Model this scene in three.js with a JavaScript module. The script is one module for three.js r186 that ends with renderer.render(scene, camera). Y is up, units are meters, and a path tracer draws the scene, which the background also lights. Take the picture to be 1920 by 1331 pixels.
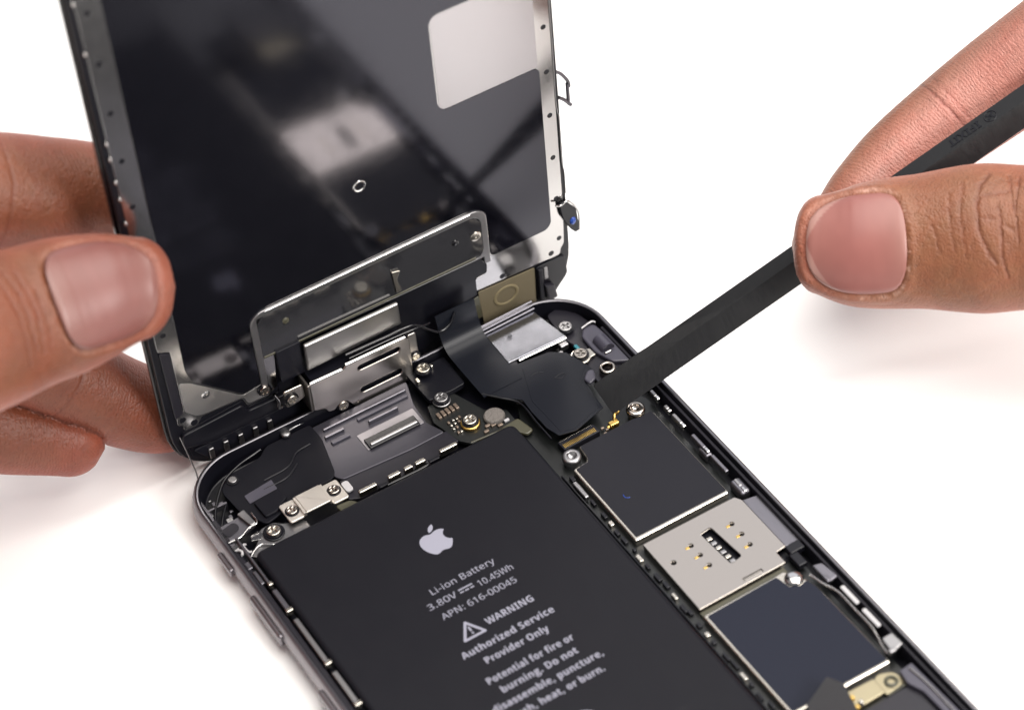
import * as THREE from 'three';
import { mergeGeometries, toCreasedNormals } from 'three/addons/utils/BufferGeometryUtils.js';
import { RoundedBoxGeometry } from 'three/addons/geometries/RoundedBoxGeometry.js';
import { RectAreaLightUniformsLib } from 'three/addons/lights/RectAreaLightUniformsLib.js';
import { FontLoader } from 'three/addons/loaders/FontLoader.js';
import { TextGeometry } from 'three/addons/geometries/TextGeometry.js';

// ---------------------------------------------------------------- camera, light, exposure
const scene = new THREE.Scene();
const MM = 0.001;
const camera = new THREE.PerspectiveCamera(15.126, 1024 / 709, 0.02, 20);
camera.rotation.order = 'YXZ';
camera.position.set(-120.45 * MM, 321.8 * MM, 292.76 * MM);
camera.rotation.set(THREE.MathUtils.degToRad(-44.984), THREE.MathUtils.degToRad(-26.542), THREE.MathUtils.degToRad(-6.869));
camera.focus = 0.437;
camera.userData.fStop = 16;
scene.add(camera);
const renderer = new THREE.WebGLRenderer({ antialias: true });
renderer.toneMapping = THREE.LinearToneMapping;
renderer.toneMappingExposure = 1.35;
renderer.shadowMap.enabled = true;
RectAreaLightUniformsLib.init();
scene.background = new THREE.Color(0.28, 0.28, 0.285);            // the dim room round the photo table
function softbox(w, h, power, pos, target, color) {
  const l = new THREE.RectAreaLight(color, power, w, h);
  l.position.set(...pos); l.lookAt(...target); scene.add(l);
}
softbox(0.95, 0.95, 4.8, [0.22, 0.93, 0.14], [0, 0, 0.03], 0xfffaf4);       // big soft box overhead
softbox(0.25, 0.25, 20, [0.30, 0.46, 0.72], [0.02, 0.0, 0.05], 0xfffbf7);    // key light from the front, on the right
softbox(0.8, 0.7, 0.7, [0.40, 0.72, -0.72], [0.02, 0, 0.05], 0xf4f6ff);      // pale panel behind, on the right

// ---------------------------------------------------------------- helpers (all sizes in millimetres)
let seed = 7;
const rnd = () => { seed = (seed * 1664525 + 1013904223) >>> 0; return seed / 4294967296; };
const used = {};
function numbered(n) { const k = used[n] = (used[n] ?? -1) + 1; return k ? `${n}_${String(k).padStart(3, '0')}` : n; }
function thing(name, label, category, base = [0, 0, 0], group) {
  const o = new THREE.Group(); o.name = numbered(name); o.position.set(base[0] * MM, base[1] * MM, base[2] * MM);
  o.userData = { label, category }; if (group) o.userData.group = group;
  o.base = base; scene.add(o); return o;
}
function part(name, geo, mat, parent, opts = {}) {
  let g = Array.isArray(geo) ? mergeGeometries(geo.map((x) => { const y = x.index ? x.toNonIndexed() : x; for (const k of Object.keys(y.attributes)) if (!['position', 'normal', 'uv'].includes(k)) y.deleteAttribute(k); return y; })) : geo;
  if (!g.userData.scaled) { const b = parent.base ?? [0, 0, 0]; if (!opts.at) g.translate(-b[0], -b[1], -b[2]); g.scale(MM, MM, MM); g.userData.scaled = true; }
  const m = new THREE.Mesh(g, mat); m.name = name; m.castShadow = m.receiveShadow = true;
  if (opts.at) { const b = parent.base ?? [0, 0, 0]; m.position.set((opts.at[0] - b[0]) * MM, (opts.at[1] - b[1]) * MM, (opts.at[2] - b[2]) * MM); }
  if (opts.turn) m.rotation.set(...opts.turn);
  if (opts.label) m.userData.label = opts.label;
  if (opts.kind) m.userData.kind = opts.kind;
  if (!opts.at && !opts.turn) m.base = parent.base ?? [0, 0, 0];
  parent.add(m); return m;
}
// polygon with rounded corners; r is one radius or one per corner
function poly(pts, r = 0, S = THREE.Shape) {
  const s = new S(), n = pts.length;
  for (let i = 0; i < n; i++) {
    const p = new THREE.Vector2(...pts[i]), a = new THREE.Vector2(...pts[(i + n - 1) % n]), b = new THREE.Vector2(...pts[(i + 1) % n]);
    const q = Math.min(Array.isArray(r) ? r[i] ?? 0 : r, p.distanceTo(a) * 0.48, p.distanceTo(b) * 0.48);
    const s0 = p.clone().add(a.sub(p).setLength(q)), s1 = p.clone().add(b.sub(p).setLength(q));
    if (i === 0) s.moveTo(s0.x, s0.y); else s.lineTo(s0.x, s0.y);
    if (q > 0) s.quadraticCurveTo(p.x, p.y, s1.x, s1.y);
  }
  s.closePath(); return s;
}
const circ = (x, y, r, S = THREE.Path) => { const s = new S(); s.absellipse(x, y, r, r, 0, Math.PI * 2, true); return s; };
const slot = (x0, y0, x1, y1, r, S = THREE.Path) => {
  const a = Math.atan2(y1 - y0, x1 - x0), s = new S();
  s.absarc(x0, y0, r, a + Math.PI / 2, a + Math.PI * 1.5, false); s.absarc(x1, y1, r, a - Math.PI / 2, a + Math.PI / 2, false); s.closePath(); return s;
};
function extr(shape, t0, t1, bev = 0, holes = [], seg = 2) {
  shape.holes.push(...holes);
  const b = Math.min(bev, (t1 - t0) * 0.49);
  const g = new THREE.ExtrudeGeometry(shape, { depth: t1 - t0 - 2 * b, bevelEnabled: b > 0, bevelSize: b, bevelOffset: -b, bevelThickness: b, bevelSegments: seg, curveSegments: 8 });
  g.translate(0, 0, t0 + b); return g;
}
// plates lying in the phone: polygon in (x, z), from height y0 to y1
const flip = (pts) => pts.map(([x, z]) => [x, -z]);
function flat(pts, y0, y1, { r = 0, bev = 0, holes = [], seg = 2 } = {}) {
  const g = extr(poly(flip(pts), r), y0, y1, bev, holes, seg); g.rotateX(-Math.PI / 2); return g;
}
const rect = (x0, y0, x1, y1) => [[x0, y0], [x1, y0], [x1, y1], [x0, y1]];
// plates standing in the screen's own axes (u, v, w)
function face(pts, w0, w1, { r = 0, bev = 0, holes = [], seg = 2 } = {}) { return extr(poly(pts, r), w0, w1, bev, holes, seg); }
function box(x0, x1, y0, y1, z0, z1, r = 0) {
  const g = r ? new RoundedBoxGeometry(x1 - x0, y1 - y0, z1 - z0, 2, r) : new THREE.BoxGeometry(x1 - x0, y1 - y0, z1 - z0);
  g.translate((x0 + x1) / 2, (y0 + y1) / 2, (z0 + z1) / 2); return g;
}
function tube(pts, r, n = 40, sides = 8) { return new THREE.TubeGeometry(new THREE.CatmullRomCurve3(pts.map((p) => new THREE.Vector3(...p)), false, 'centripetal'), n, r, sides, false); }
// rings stitched to a skin
function skin(rings, cap0, cap1) {
  const n = rings[0].length, pos = [], idx = [];
  rings.forEach((r) => r.forEach((p) => pos.push(...p)));
  for (let i = 0; i + 1 < rings.length; i++) for (let j = 0; j < n; j++) {
    const a = i * n + j, b = i * n + (j + 1) % n, c = a + n, d = b + n; idx.push(a, c, b, b, c, d);
  }
  const fan = (k, rev) => { const c = [0, 0, 0]; rings[k].forEach((p) => p.forEach((v, i) => { c[i] += v / n; })); const id = pos.length / 3; pos.push(...c); for (let j = 0; j < n; j++) { const a = k * n + j, b = k * n + (j + 1) % n; rev ? idx.push(id, a, b) : idx.push(id, b, a); } };
  if (cap0) fan(0, true); if (cap1) fan(rings.length - 1, false);
  const g = new THREE.BufferGeometry(); g.setAttribute('position', new THREE.Float32BufferAttribute(pos, 3)); g.setIndex(idx); g.computeVertexNormals(); return g;
}
function ringRR(hx, z0, z1, R, d, y, n = 12) {   // rounded rectangle, inset d, at height y
  const out = [], r = Math.max(R - d, 0.3), cs = [[hx - d - r, z1 - d - r, 0], [-(hx - d - r), z1 - d - r, 1], [-(hx - d - r), z0 + d + r, 2], [hx - d - r, z0 + d + r, 3]];
  for (const [cx, cz, q] of cs) for (let i = 0; i <= n; i++) { const a = (q + i / n) * Math.PI / 2; out.push([cx + r * Math.cos(a), y, cz + r * Math.sin(a)]); }
  return out;
}

// ---------------------------------------------------------------- textures and materials
function noiseTex(size, fn, srgb = false) {
  const d = new Uint8Array(size * size * 4);
  for (let y = 0; y < size; y++) for (let x = 0; x < size; x++) { const v = fn(x, y), i = (y * size + x) * 4; d[i] = d[i + 1] = d[i + 2] = Math.max(0, Math.min(255, v * 255)); d[i + 3] = 255; }
  const t = new THREE.DataTexture(d, size, size); t.wrapS = t.wrapT = THREE.RepeatWrapping; t.magFilter = THREE.LinearFilter; t.needsUpdate = true; if (srgb) t.colorSpace = THREE.SRGBColorSpace; return t;
}
function lattice(n) { const a = new Float32Array(n * n).map(() => rnd()); return (x, y) => { const xi = Math.floor(x), yi = Math.floor(y), fx = x - xi, fy = y - yi, s = (t) => t * t * (3 - 2 * t), g = (i, j) => a[((j % n + n) % n) * n + (i % n + n) % n]; const u = s(fx), v = s(fy); return (g(xi, yi) * (1 - u) + g(xi + 1, yi) * u) * (1 - v) + (g(xi, yi + 1) * (1 - u) + g(xi + 1, yi + 1) * u) * v; }; }
const L1 = lattice(64), L2 = lattice(128);
const smudge = noiseTex(256, (x, y) => 0.72 + 0.28 * (0.6 * L1(x / 16, y / 16) + 0.4 * L2(x / 4, y / 4)));   // roughness wear
smudge.repeat.set(0.05, 0.05);
const mat = (c, rough, metal = 0, extra = {}) => new THREE.MeshPhysicalMaterial({ color: new THREE.Color().setRGB(...c), roughness: rough, metalness: metal, side: THREE.DoubleSide, ...extra });
const m = {
  alu: mat([0.22, 0.205, 0.22], 0.4, 1), aluRim: mat([0.17, 0.165, 0.18], 0.3, 1),
  black: mat([0.005, 0.005, 0.008], 0.32, 0, { specularIntensity: 0.6 }), matt: mat([0.007, 0.007, 0.011], 0.42, 0, { specularIntensity: 0.5 }), gloss: mat([0.004, 0.004, 0.006], 0.14), dark: mat([0.013, 0.012, 0.017], 0.36, 0, { specularIntensity: 0.7 }),
  film: mat([0.002, 0.002, 0.0035], 0.115, 0, { ior: 1.56, specularColor: new THREE.Color().setRGB(0.84, 0.84, 1), roughnessMap: smudge }),
  graphite: mat([0.011, 0.011, 0.015], 0.42, 0, { specularIntensity: 0.32, roughnessMap: smudge }), tape: mat([0.005, 0.006, 0.010], 0.34, 0, { specularIntensity: 0.42 }),
  steel: mat([0.5, 0.49, 0.485], 0.17, 1, { roughnessMap: smudge }), steelDull: mat([0.3, 0.295, 0.3], 0.36, 1), warm: mat([0.44, 0.397, 0.355], 0.165, 1), satin: mat([0.72, 0.67, 0.61], 0.46, 1), bright: mat([0.62, 0.58, 0.545], 0.3, 1), sheet: mat([0.006, 0.006, 0.009], 0.5, 0, { specularIntensity: 0.3 }), warmDark: mat([0.27, 0.25, 0.23], 0.36, 1),
  chrome: mat([0.66, 0.65, 0.64], 0.14, 1), mirror: mat([0.24, 0.245, 0.27], 0.1, 1), nickel: mat([0.52, 0.485, 0.43], 0.26, 1), gold: mat([0.6, 0.4, 0.12], 0.3, 1),
  grey: mat([0.05, 0.048, 0.06], 0.3, 0.5), greyMetal: mat([0.17, 0.165, 0.185], 0.4, 1), lilac: mat([0.05, 0.047, 0.065], 0.36), white: mat([0.42, 0.41, 0.42], 0.5), amber: mat([0.13, 0.108, 0.068], 0.5, 0, { specularIntensity: 0.4 }),
  pcb: mat([0.006, 0.007, 0.007], 0.34), olive: mat([0.055, 0.052, 0.032], 0.36), smd: mat([0.22, 0.17, 0.135], 0.35, 0.6), blue: mat([0.02, 0.06, 0.3], 0.2), teal: mat([0.02, 0.16, 0.2], 0.35),
  plate: mat([0.02, 0.02, 0.023], 0.08, 0, { ior: 1.7 }), label: mat([0.4, 0.385, 0.4], 0.28, 0.85),
};

// ---------------------------------------------------------------- table
{
  const g = new THREE.PlaneGeometry(2.6, 2.6); g.rotateX(-Math.PI / 2);
  const t = new THREE.Mesh(g, mat([0.95, 0.948, 0.942], 0.62)); t.name = 'table_surface'; t.receiveShadow = true;
  t.userData = { kind: 'structure', label: 'seamless white work surface under the opened phone' }; scene.add(t);
}

// ---------------------------------------------------------------- screws and other small repeated parts
function crossScrew(r, h, deep = 0.28) {
  const s = circ(0, 0, r, THREE.Shape), k = r * 0.62, t = r * 0.15;
  s.holes.push(poly([[-t, -k], [t, -k], [t, -t], [k, -t], [k, t], [t, t], [t, k], [-t, k], [-t, t], [-k, t], [-k, -t], [-t, -t]], 0, THREE.Path));
  const g = new THREE.ExtrudeGeometry(s, { depth: deep, bevelEnabled: true, bevelSize: 0.13, bevelOffset: -0.13, bevelThickness: 0.13, bevelSegments: 2, curveSegments: 20 });
  g.rotateX(-Math.PI / 2); g.translate(0, h - deep - 0.13, 0);
  const c = new THREE.CylinderGeometry(r * 0.96, r * 0.96, h - deep, 24); c.translate(0, (h - deep) / 2 + 0.02, 0);
  return mergeGeometries([g.toNonIndexed ? g : g, c.toNonIndexed()]);
}
const screwGeo = { big: crossScrew(1.15, 0.75), mid: crossScrew(0.95, 0.7), small: crossScrew(0.75, 0.6) };
for (const k in screwGeo) { screwGeo[k].scale(MM, MM, MM); screwGeo[k].userData.scaled = true; }
const seatGeo = {}; for (const [k, r] of [['big', 1.42], ['mid', 1.2], ['small', 0.98]]) { seatGeo[k] = new THREE.CylinderGeometry(r, r, 0.34, 24).translate(0, 0.17, 0).scale(MM, MM, MM); seatGeo[k].userData.scaled = true; }
function screw(parent, kind, at, mt = m.nickel, onFace = false, spin = 0.4) {
  const s = part('screw', screwGeo[kind], mt, parent, { at }), w = part('screw_seat', seatGeo[kind], m.black, parent, { at }); if (onFace) w.rotation.x = Math.PI / 2;
  if (onFace) { s.rotation.x = Math.PI / 2; s.rotation.y = 0; s.rotateY(spin); } else s.rotation.y = spin; return s;
}
const lathe = (pts, n = 28) => new THREE.LatheGeometry(pts.map((p) => new THREE.Vector2(...p)), n);
const postGeo = lathe([[1.55, 0], [1.6, 0.5], [1.55, 0.85], [1.35, 1.0], [0.95, 1.05], [0.8, 0.95], [0.74, 0.3], [0, 0.25]]); postGeo.scale(MM, MM, MM); postGeo.userData.scaled = true;

// ---------------------------------------------------------------- phone case with everything fixed in it
const phone = thing('phone_case', 'dark grey metal phone body lying open on the white table', 'phone body');
{
  const HX = 38.95, Z1 = 158.2, R = 10.6;
  const rings = (prof) => prof.map(([d, y]) => ringRR(HX, 0, Z1, R, d, y));
  part('shell', skin(rings([[9, 0.02], [4.2, 0.02], [2.4, 0.35], [1.1, 1.15], [0.3, 2.2], [0, 3.2], [0.1, 4.2], [0.33, 4.95], [0.55, 5.35], [0.72, 5.52]]), true, false), m.alu, phone);
  part('rim', skin(rings([[0.72, 5.52], [0.86, 5.6], [1.15, 5.6], [1.32, 5.5]])), m.aluRim, phone);
  part('inner_wall', skin(rings([[1.32, 5.5], [1.4, 5.2], [1.5, 1.7], [1.9, 1.32], [9, 1.3]]), false, true), m.black, phone);
  // side buttons
  part('mute_switch', [box(-39.62, -38.6, 2.3, 3.9, 18.2, 22.8, 0.3)], m.alu, phone);
  for (const z of [29.3, 51.8]) part('volume_button', [box(-39.6, -38.5, 1.9, 4.3, z, z + 10.3, 0.5)], m.alu, phone);
  // dark plastic ledges along both long sides
  part('side_ledge', flat([[-37.4, 12], [-36.5, 12], [-36.4, 158 - 12], [-37.4, 158 - 12]], 1.3, 4.3, { bev: 0.15 }), m.dark, phone);
  part('side_ledge', flat([[36.9, 12], [37.5, 12], [37.5, 146], [36.9, 146]], 1.3, 4.6, { bev: 0.15 }), m.dark, phone);
  // left rail: bright bars that follow one another
  for (const [z0, z1, w, mt] of [[17.9, 30, 0.55, m.greyMetal], [31, 36.4, 0.95, m.greyMetal], [38.1, 49, 0.95, m.steelDull], [50.6, 58.4, 1.0, m.steelDull], [60, 78, 1.0, m.steelDull]]) {
    part('rail_bar', box(-35.8 - w / 2, -35.8 + w / 2, 4.0, 5.0, z0, z1, 0.22), mt, phone);
    part('rail_clip', box(-35.9 - w / 2, -35.6 + w / 2, 4.1, 5.25, z1 - 0.75, z1 + 0.1, 0.2), m.nickel, phone);
  }
  // corner pieces by the mute switch
  part('corner_bracket', [flat([[-37.5, 13.9], [-32.7, 13.6], [-31.7, 14.4], [-31.6, 16.6], [-35.0, 17.7], [-37.6, 17.3]], 3.6, 4.3, { r: 0.4, bev: 0.12 })], m.greyMetal, phone);
  part('corner_pad', flat([[-37.1, 14.8], [-34.4, 14.2], [-34.0, 16], [-36.6, 16.9]], 4.3, 4.42, { r: 0.9 }), m.dark, phone);
  part('corner_latch', [flat([[-33.4, 13.5], [-32.0, 13.2], [-31.6, 16.8], [-32.6, 17]], 4.32, 4.9, { r: 0.3, bev: 0.12 })], m.steelDull, phone);
  part('corner_wire', tube([[-37.1, 17.8, 4.4], [-35, 17.9, 4.5], [-33, 17.0, 4.6], [-31.5, 16.9, 4.7], [-31.2, 14.4, 4.6]].map(([x, z, y]) => [x, y, z]), 0.16), m.steel, phone);
  part('spring_hook', [tube([[-36.9, 4.6, 20.1], [-36.5, 4.7, 20.4], [-36.3, 4.7, 21.0], [-36.6, 4.6, 21.6]], 0.22, 20), tube([[-35.0, 4.6, 19.9], [-35.4, 4.6, 19.6], [-35.3, 4.6, 21.6], [-34.9, 4.6, 21.7]], 0.16, 20)], m.white, phone);
  part('mute_frame', [box(-37.2, -36.3, 3.6, 4.4, 18.2, 19, 0.15), box(-37.1, -36.2, 3.6, 4.4, 23, 24.6, 0.15), box(-36.9, -36.1, 3.4, 4.5, 25.4, 28.6, 0.2)], m.greyMetal, phone);
  // steel tray edge beside the battery, with the corner screw
  part('battery_tray', [flat([[-35.4, 21.4], [-33.4, 20.0], [-32.3, 18.8], [-31.6, 17.4], [-29, 17.2], [-27.8, 18.4], [-24.4, 19.8], [-24.3, 21.9], [-31.3, 22.0], [-33.6, 23.2]], 2.8, 3.5, { r: 0.7, bev: 0.15 })], m.steelDull, phone);
  part('tray_seat', lathe([[0.9, 3.5], [1.75, 3.5], [1.8, 3.7], [1.5, 3.75], [1.35, 3.62], [0.9, 3.6]]).translate(-29.9, 0, 19.4), m.black, phone);
  part('tray_lip', tube([[-36, 3.7, 22.6], [-34.4, 3.8, 21.2], [-32.8, 3.8, 20.6], [-31.9, 3.8, 21.2], [-30.9, 3.8, 21.9], [-24.4, 3.8, 22]], 0.16), m.chrome, phone);
  screw(phone, 'big', [-29.9, 3.55, 19.4]);
  // black flex sheet in the upper left corner
  part('corner_flex', flat([[-31.8, 4.2], [-24.2, 3.6], [-22.2, 1.9], [-13.9, 1.9], [-13.8, 6], [-15.6, 13.8], [-16.7, 14.9], [-24.6, 15.0], [-26.6, 16.4], [-30, 17.2], [-32.4, 12.4], [-32.9, 7]], 3.3, 3.7, { r: 0.8, bev: 0.12 }), m.sheet, phone);
  part('flex_ridge', [tube([[-26, 3.75, 8.6], [-21.2, 3.8, 8.2], [-18.8, 3.9, 6.4], [-16, 3.8, 5.9]], 0.14), tube([[-27, 3.75, 10.4], [-22.4, 3.8, 10.2], [-19.8, 3.85, 8.6]], 0.14)], m.black, phone);
  part('flex_pad', flat([[-30.3, 9.8], [-25, 9.2], [-25.1, 11.5], [-30.3, 11.8]], 3.7, 3.86, { r: 0.2, bev: 0.04 }), m.lilac, phone);
  part('flex_step', flat([[-29.8, 12.2], [-25.2, 11.9], [-24.8, 14.4], [-27.6, 16.2], [-29.6, 16.2]], 3.7, 4.3, { r: 0.4, bev: 0.15 }), m.sheet, phone);
  screw(phone, 'small', [-30.3, 3.6, 5.7], m.steelDull);
  // corner walls
  part('corner_rib', [box(-36.6, -33.2, 2.5, 3.6, 8.9, 9.25), box(-36.9, -36.5, 2.4, 3.5, 6.5, 13)], m.greyMetal, phone);
  for (let i = 0; i < 9; i++) part('corner_clip', box(0, 0.4 + rnd() * 0.7, 0, 0.3 + rnd() * 0.4, 0, 0.25 + rnd() * 0.6, 0.08), i % 3 ? m.greyMetal : m.steelDull, phone, { at: [-36.9 + rnd() * 3.6, 1.8 + rnd() * 1.2, 6.5 + i * 0.85] });
  part('corner_coax', [tube([[-37.0, 3.2, 12.6], [-35.6, 3.6, 9.8], [-33.6, 3.9, 7.2], [-31.4, 4.0, 5.0], [-28, 4.0, 3.4], [-23.4, 4.0, 2.4]], 0.22, 40), tube([[-36.4, 2.8, 13.2], [-35.0, 3.1, 11.2], [-33.4, 3.2, 9.2]], 0.16, 20)], m.gloss, phone);
  part('foil_scrap', [flat([[-33.4, 17.9], [-31.9, 17.5], [-31.4, 18.6], [-32.2, 19.4], [-33.6, 18.9]], 3.5, 3.6, { bev: 0.02 }), flat([[-37.2, 18.9], [-36.0, 18.6], [-35.9, 19.6], [-37.1, 19.9]], 4.3, 4.42, { bev: 0.03 })], m.steel, phone);
  // bracket with two screws
  part('cable_bracket', [flat(rect(-27, 15.6, -24.3, 20), 4.2, 4.55, { r: 0.5, bev: 0.12 }), flat(rect(-19.4, 15.9, -16.5, 20.5), 4.2, 4.55, { r: 0.5, bev: 0.12 })], m.satin, phone);
  part('bracket_bridge', [flat(rect(-24.0, 15.8, -19.6, 20), 4.75, 5.1, { r: 0.1, bev: 0.12 }), box(-24.4, -23.95, 4.3, 5.0, 15.9, 19.9), box(-19.65, -19.2, 4.3, 5.0, 15.9, 20)], m.satin, phone);
  screw(phone, 'mid', [-25.65, 4.3, 17.9], m.warm); screw(phone, 'mid', [-18.0, 4.3, 18.0], m.warm);
  part('oval_pad', flat(rect(-16.2, 16.6, -14.9, 19.0), 3.5, 3.95, { r: 0.6, bev: 0.1 }), m.white, phone);
  part('amber_tab', flat([[-19.2, 20.4], [-16.6, 20.7], [-15.6, 22.0], [-18.9, 22.2]], 3.4, 3.9, { r: 0.6, bev: 0.12 }), m.olive, phone);
  // grey plate and the darker plate below it
  part('grey_plate', flat([[-14.2, 2.6], [4.2, 2.6], [2.6, 8], [2.2, 12.8], [3.6, 16.4], [-3, 16.6], [-15.2, 15.8], [-16.2, 14.4]], 2.9, 3.5, { r: 0.6, bev: 0.12 }), m.grey, phone);
  part('lower_plate', flat([[-15.9, 15.6], [-3, 16.4], [4.0, 16.2], [4.6, 19.3], [0.2, 20.4], [-9.4, 20.7], [-14.6, 21], [-16.6, 19.9]], 2.6, 3.3, { r: 0.3, bev: 0.1 }), m.dark, phone);
  part('plate_lining', flat(rect(-8.8, 8.7, 1.9, 12.7), 3.5, 3.62, { r: 0.2, bev: 0.05 }), mat([0.24, 0.232, 0.25], 0.34, 0.8), phone);
  part('plate_slot', flat(rect(-8.4, 10.5, 1.1, 12.9), 3.62, 4.0, { r: 0.15, bev: 0.1 }), m.gloss, phone);
  part('slot_bar', box(-8.1, 0.9, 3.6, 4.3, 11.9, 12.5, 0.22), m.steelDull, phone);
  part('plate_rib', [box(-13.4, -9.8, 3.5, 4.1, 6.0, 6.5, 0.12), box(-12.8, 3.0, 3.5, 4.0, 4.3, 4.7, 0.15), box(-5.8, -0.2, 3.5, 4.3, 7.3, 7.7, 0.12)], m.greyMetal, phone);
  part('plate_rib', [box(-13, -9.6, 3.5, 3.9, 7.4, 8.2, 0.1), box(-7, 2.6, 3.5, 3.9, 5.4, 6.0, 0.1)], m.lilac, phone);
  part('coax_plug', [lathe([[0, 0.6], [0.7, 0.55], [0.85, 0.3], [0.85, 0]]).translate(-18.4, 4.1, 1.9), tube([[-18.4, 4.4, 1.9], [-16.6, 4.2, 1.4], [-14, 4.1, 1.2]], 0.2, 16)], m.steelDull, phone);
  // grounding clips along the top edge of the battery
  for (const [x0, x1] of [[-14.9, -11.6], [-9.5, -7.2], [-6.5, -4.9], [-4.4, -2.5], [0.2, 3.5]]) part('ground_clip', box(x0, x1, 3.5, 4.75, 20.35, 21.05, 0.18), m.nickel, phone);
  part('clip_tube', tube([[-10, 3.8, 21.5], [-9, 3.9, 21.6], [-2.6, 3.9, 21.6], [-2, 3.8, 21.2]], 0.3), m.gloss, phone);
  part('clip_tie', [box(-2.1, -0.2, 3.4, 4.2, 20.8, 21.5, 0.1), box(-11.4, -9.8, 3.2, 4, 20.6, 21.4, 0.1)], m.black, phone);
  // small button board with components
  part('button_board', flat([[4.2, 9.6], [9.4, 9.6], [11.6, 15.8], [14.6, 18.0], [14.6, 21.4], [6.0, 21.2], [4.6, 19.4], [3.2, 13.4]], 2.7, 3.3, { r: 0.3, bev: 0.06 }), m.pcb, phone);
  for (let i = 0; i < 5; i++) part('chip_part', [box(4.3 + i * 0.86, 4.9 + i * 0.86, 3.3, 3.75, 12.2 - i * 0.06, 13.5 - i * 0.06, 0.08)], m.smd, phone);
  for (let i = 0; i < 14; i++) part('chip_part', box(0, 0.42, 0, 0.4, 0, 0.5, 0.08), i % 3 ? m.nickel : m.smd, phone, { at: [4.9 + (i % 4) * 0.7 + rnd() * 0.3, 3.3, 14.6 + Math.floor(i / 4) * 0.95 + rnd() * 0.3] });
  for (const [x, z] of [[9.6, 19.2], [10.5, 19.6], [8.8, 20.2], [11.4, 20.3], [12.8, 20.0]]) part('chip_part', box(0, 0.9, 0, 0.4, 0, 0.5, 0.08), x > 12 ? m.white : m.smd, phone, { at: [x, 3.3, z] });
  part('board_edge', tube([[6, 3.2, 20.9], [9.8, 3.25, 21.3], [12, 3.3, 21.5], [14.6, 3.3, 21.0]], 0.22), m.olive, phone);
  part('felt_disc', lathe([[0, 0.5], [1.6, 0.5], [1.8, 0.35], [1.8, 0]]).translate(12, 3.5, 18.4), mat([0.2, 0.18, 0.165], 0.9, 0, { bumpMap: noiseTex(128, (x, y) => L2(x, y)), bumpScale: 0.0003 }), phone);
  part('brass_collar', lathe([[1.6, 0], [1.7, 0.35], [1.5, 0.55], [0.8, 0.6]]).translate(8.0, 3.4, 17.4), m.gold, phone);
  screw(phone, 'big', [8.0, 3.9, 17.4], m.nickel);
  screw(phone, 'big', [6.7, 3.9, 10.2], m.steelDull);
  part('washer', lathe([[1.1, 0], [1.55, 0.1], [1.5, 0.35], [1.0, 0.4]]).translate(6.7, 3.5, 10.2), m.steelDull, phone);
  screw(phone, 'big', [7.3, 4.9, 3.4], m.nickel); part('board_rise', flat([[4.6, 1.9], [12, 1.9], [11.8, 9.4], [9.2, 9.6], [4.8, 9.4]], 3.2, 4.2, { r: 0.5, bev: 0.1 }), m.black, phone);
  part('clip_ear', [box(4.9, 5.6, 4.2, 5.2, 4.4, 5.4, 0.2), box(8.6, 9.2, 4.2, 5.0, 2.6, 3.4, 0.2)], m.nickel, phone);
  // right side: camera frame, posts, plastic corner
  part('camera_frame', flat([[30.8, 9.2], [31.6, 3.2], [34.0, 2.8], [36.2, 6], [37.3, 12], [37.4, 23], [33.0, 24], [30, 22], [31.8, 13]], 2.6, 3.5, { r: 0.8, bev: 0.15 }), m.dark, phone);
  part('corner_moulding', flat([[33.3, 11.8], [34.6, 10.2], [36.7, 10.3], [37.3, 16], [37.3, 21.6], [34.4, 19.8], [33.2, 16]], 3.5, 4.3, { r: 0.6, bev: 0.25 }), m.lilac, phone);
  part('moulding_tube', new THREE.CylinderGeometry(1.25, 1.25, 3, 20, 1, false, 0, Math.PI).rotateX(Math.PI / 2).rotateZ(Math.PI / 2).translate(35.3, 4.25, 15.6), m.lilac, phone);
  part('moulding_glint', box(34.2, 35.6, 4.2, 4.7, 17.4, 17.9, 0.2), m.steel, phone);
  part('moulding_rod', tube([[34.2, 4.6, 10.4], [36.5, 4.7, 10.2], [36.9, 4.6, 10.6]], 0.22), m.steelDull, phone);
  part('screw_ring', lathe([[0.75, 0.3], [0.8, 1.4], [1.0, 1.55], [1.3, 1.5], [1.4, 1.3], [1.45, 0]]).translate(32.7, 3.4, 20.9), m.warm, phone);
  part('screw_washer', [lathe([[0.6, 0.5], [1.7, 0.5], [1.75, 0.3], [1.7, 0]]).translate(30.8, 3.7, 15.5), flat([[31, 14.3], [33, 14.8], [33.1, 16.6], [31.4, 16.8]], 3.8, 4.2, { r: 0.2, bev: 0.1 })], m.nickel, phone);
  screw(phone, 'big', [30.8, 4.2, 15.5], m.warmDark, false, 0.9); screw(phone, 'big', [32.3, 3.9, 8.3], m.steelDull);
  part('teal_dab', box(31.1, 31.8, 3.6, 4.2, 12.6, 13.8, 0.2), m.teal, phone);
  part('camera_slot', [box(22.5, 25.4, 3.5, 4.4, 12.6, 13.2, 0.1), box(25.8, 29, 3.4, 4.1, 12.4, 13.0, 0.1), box(29.0, 30.6, 3.4, 4.6, 11.2, 12.2, 0.2)], m.steelDull, phone);
  // right rail: small bright clips between board and wall
  for (const [z0, z1, mt] of [[29.4, 31.0, m.steelDull], [31.0, 31.9, m.chrome], [33.6, 34.6, m.steelDull], [34.6, 35.3, m.chrome], [36, 38.6, m.steelDull], [38.6, 39.5, m.chrome], [41.6, 45.2, m.greyMetal], [45.2, 46.4, m.steel], [47.2, 51.6, m.greyMetal], [53.6, 55.4, m.steelDull], [55.6, 56.8, m.steel]]) part('rail_clip', box(35.3, 36.05, 3.6, 4.7, z0, z1, 0.22), mt, phone);
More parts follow.
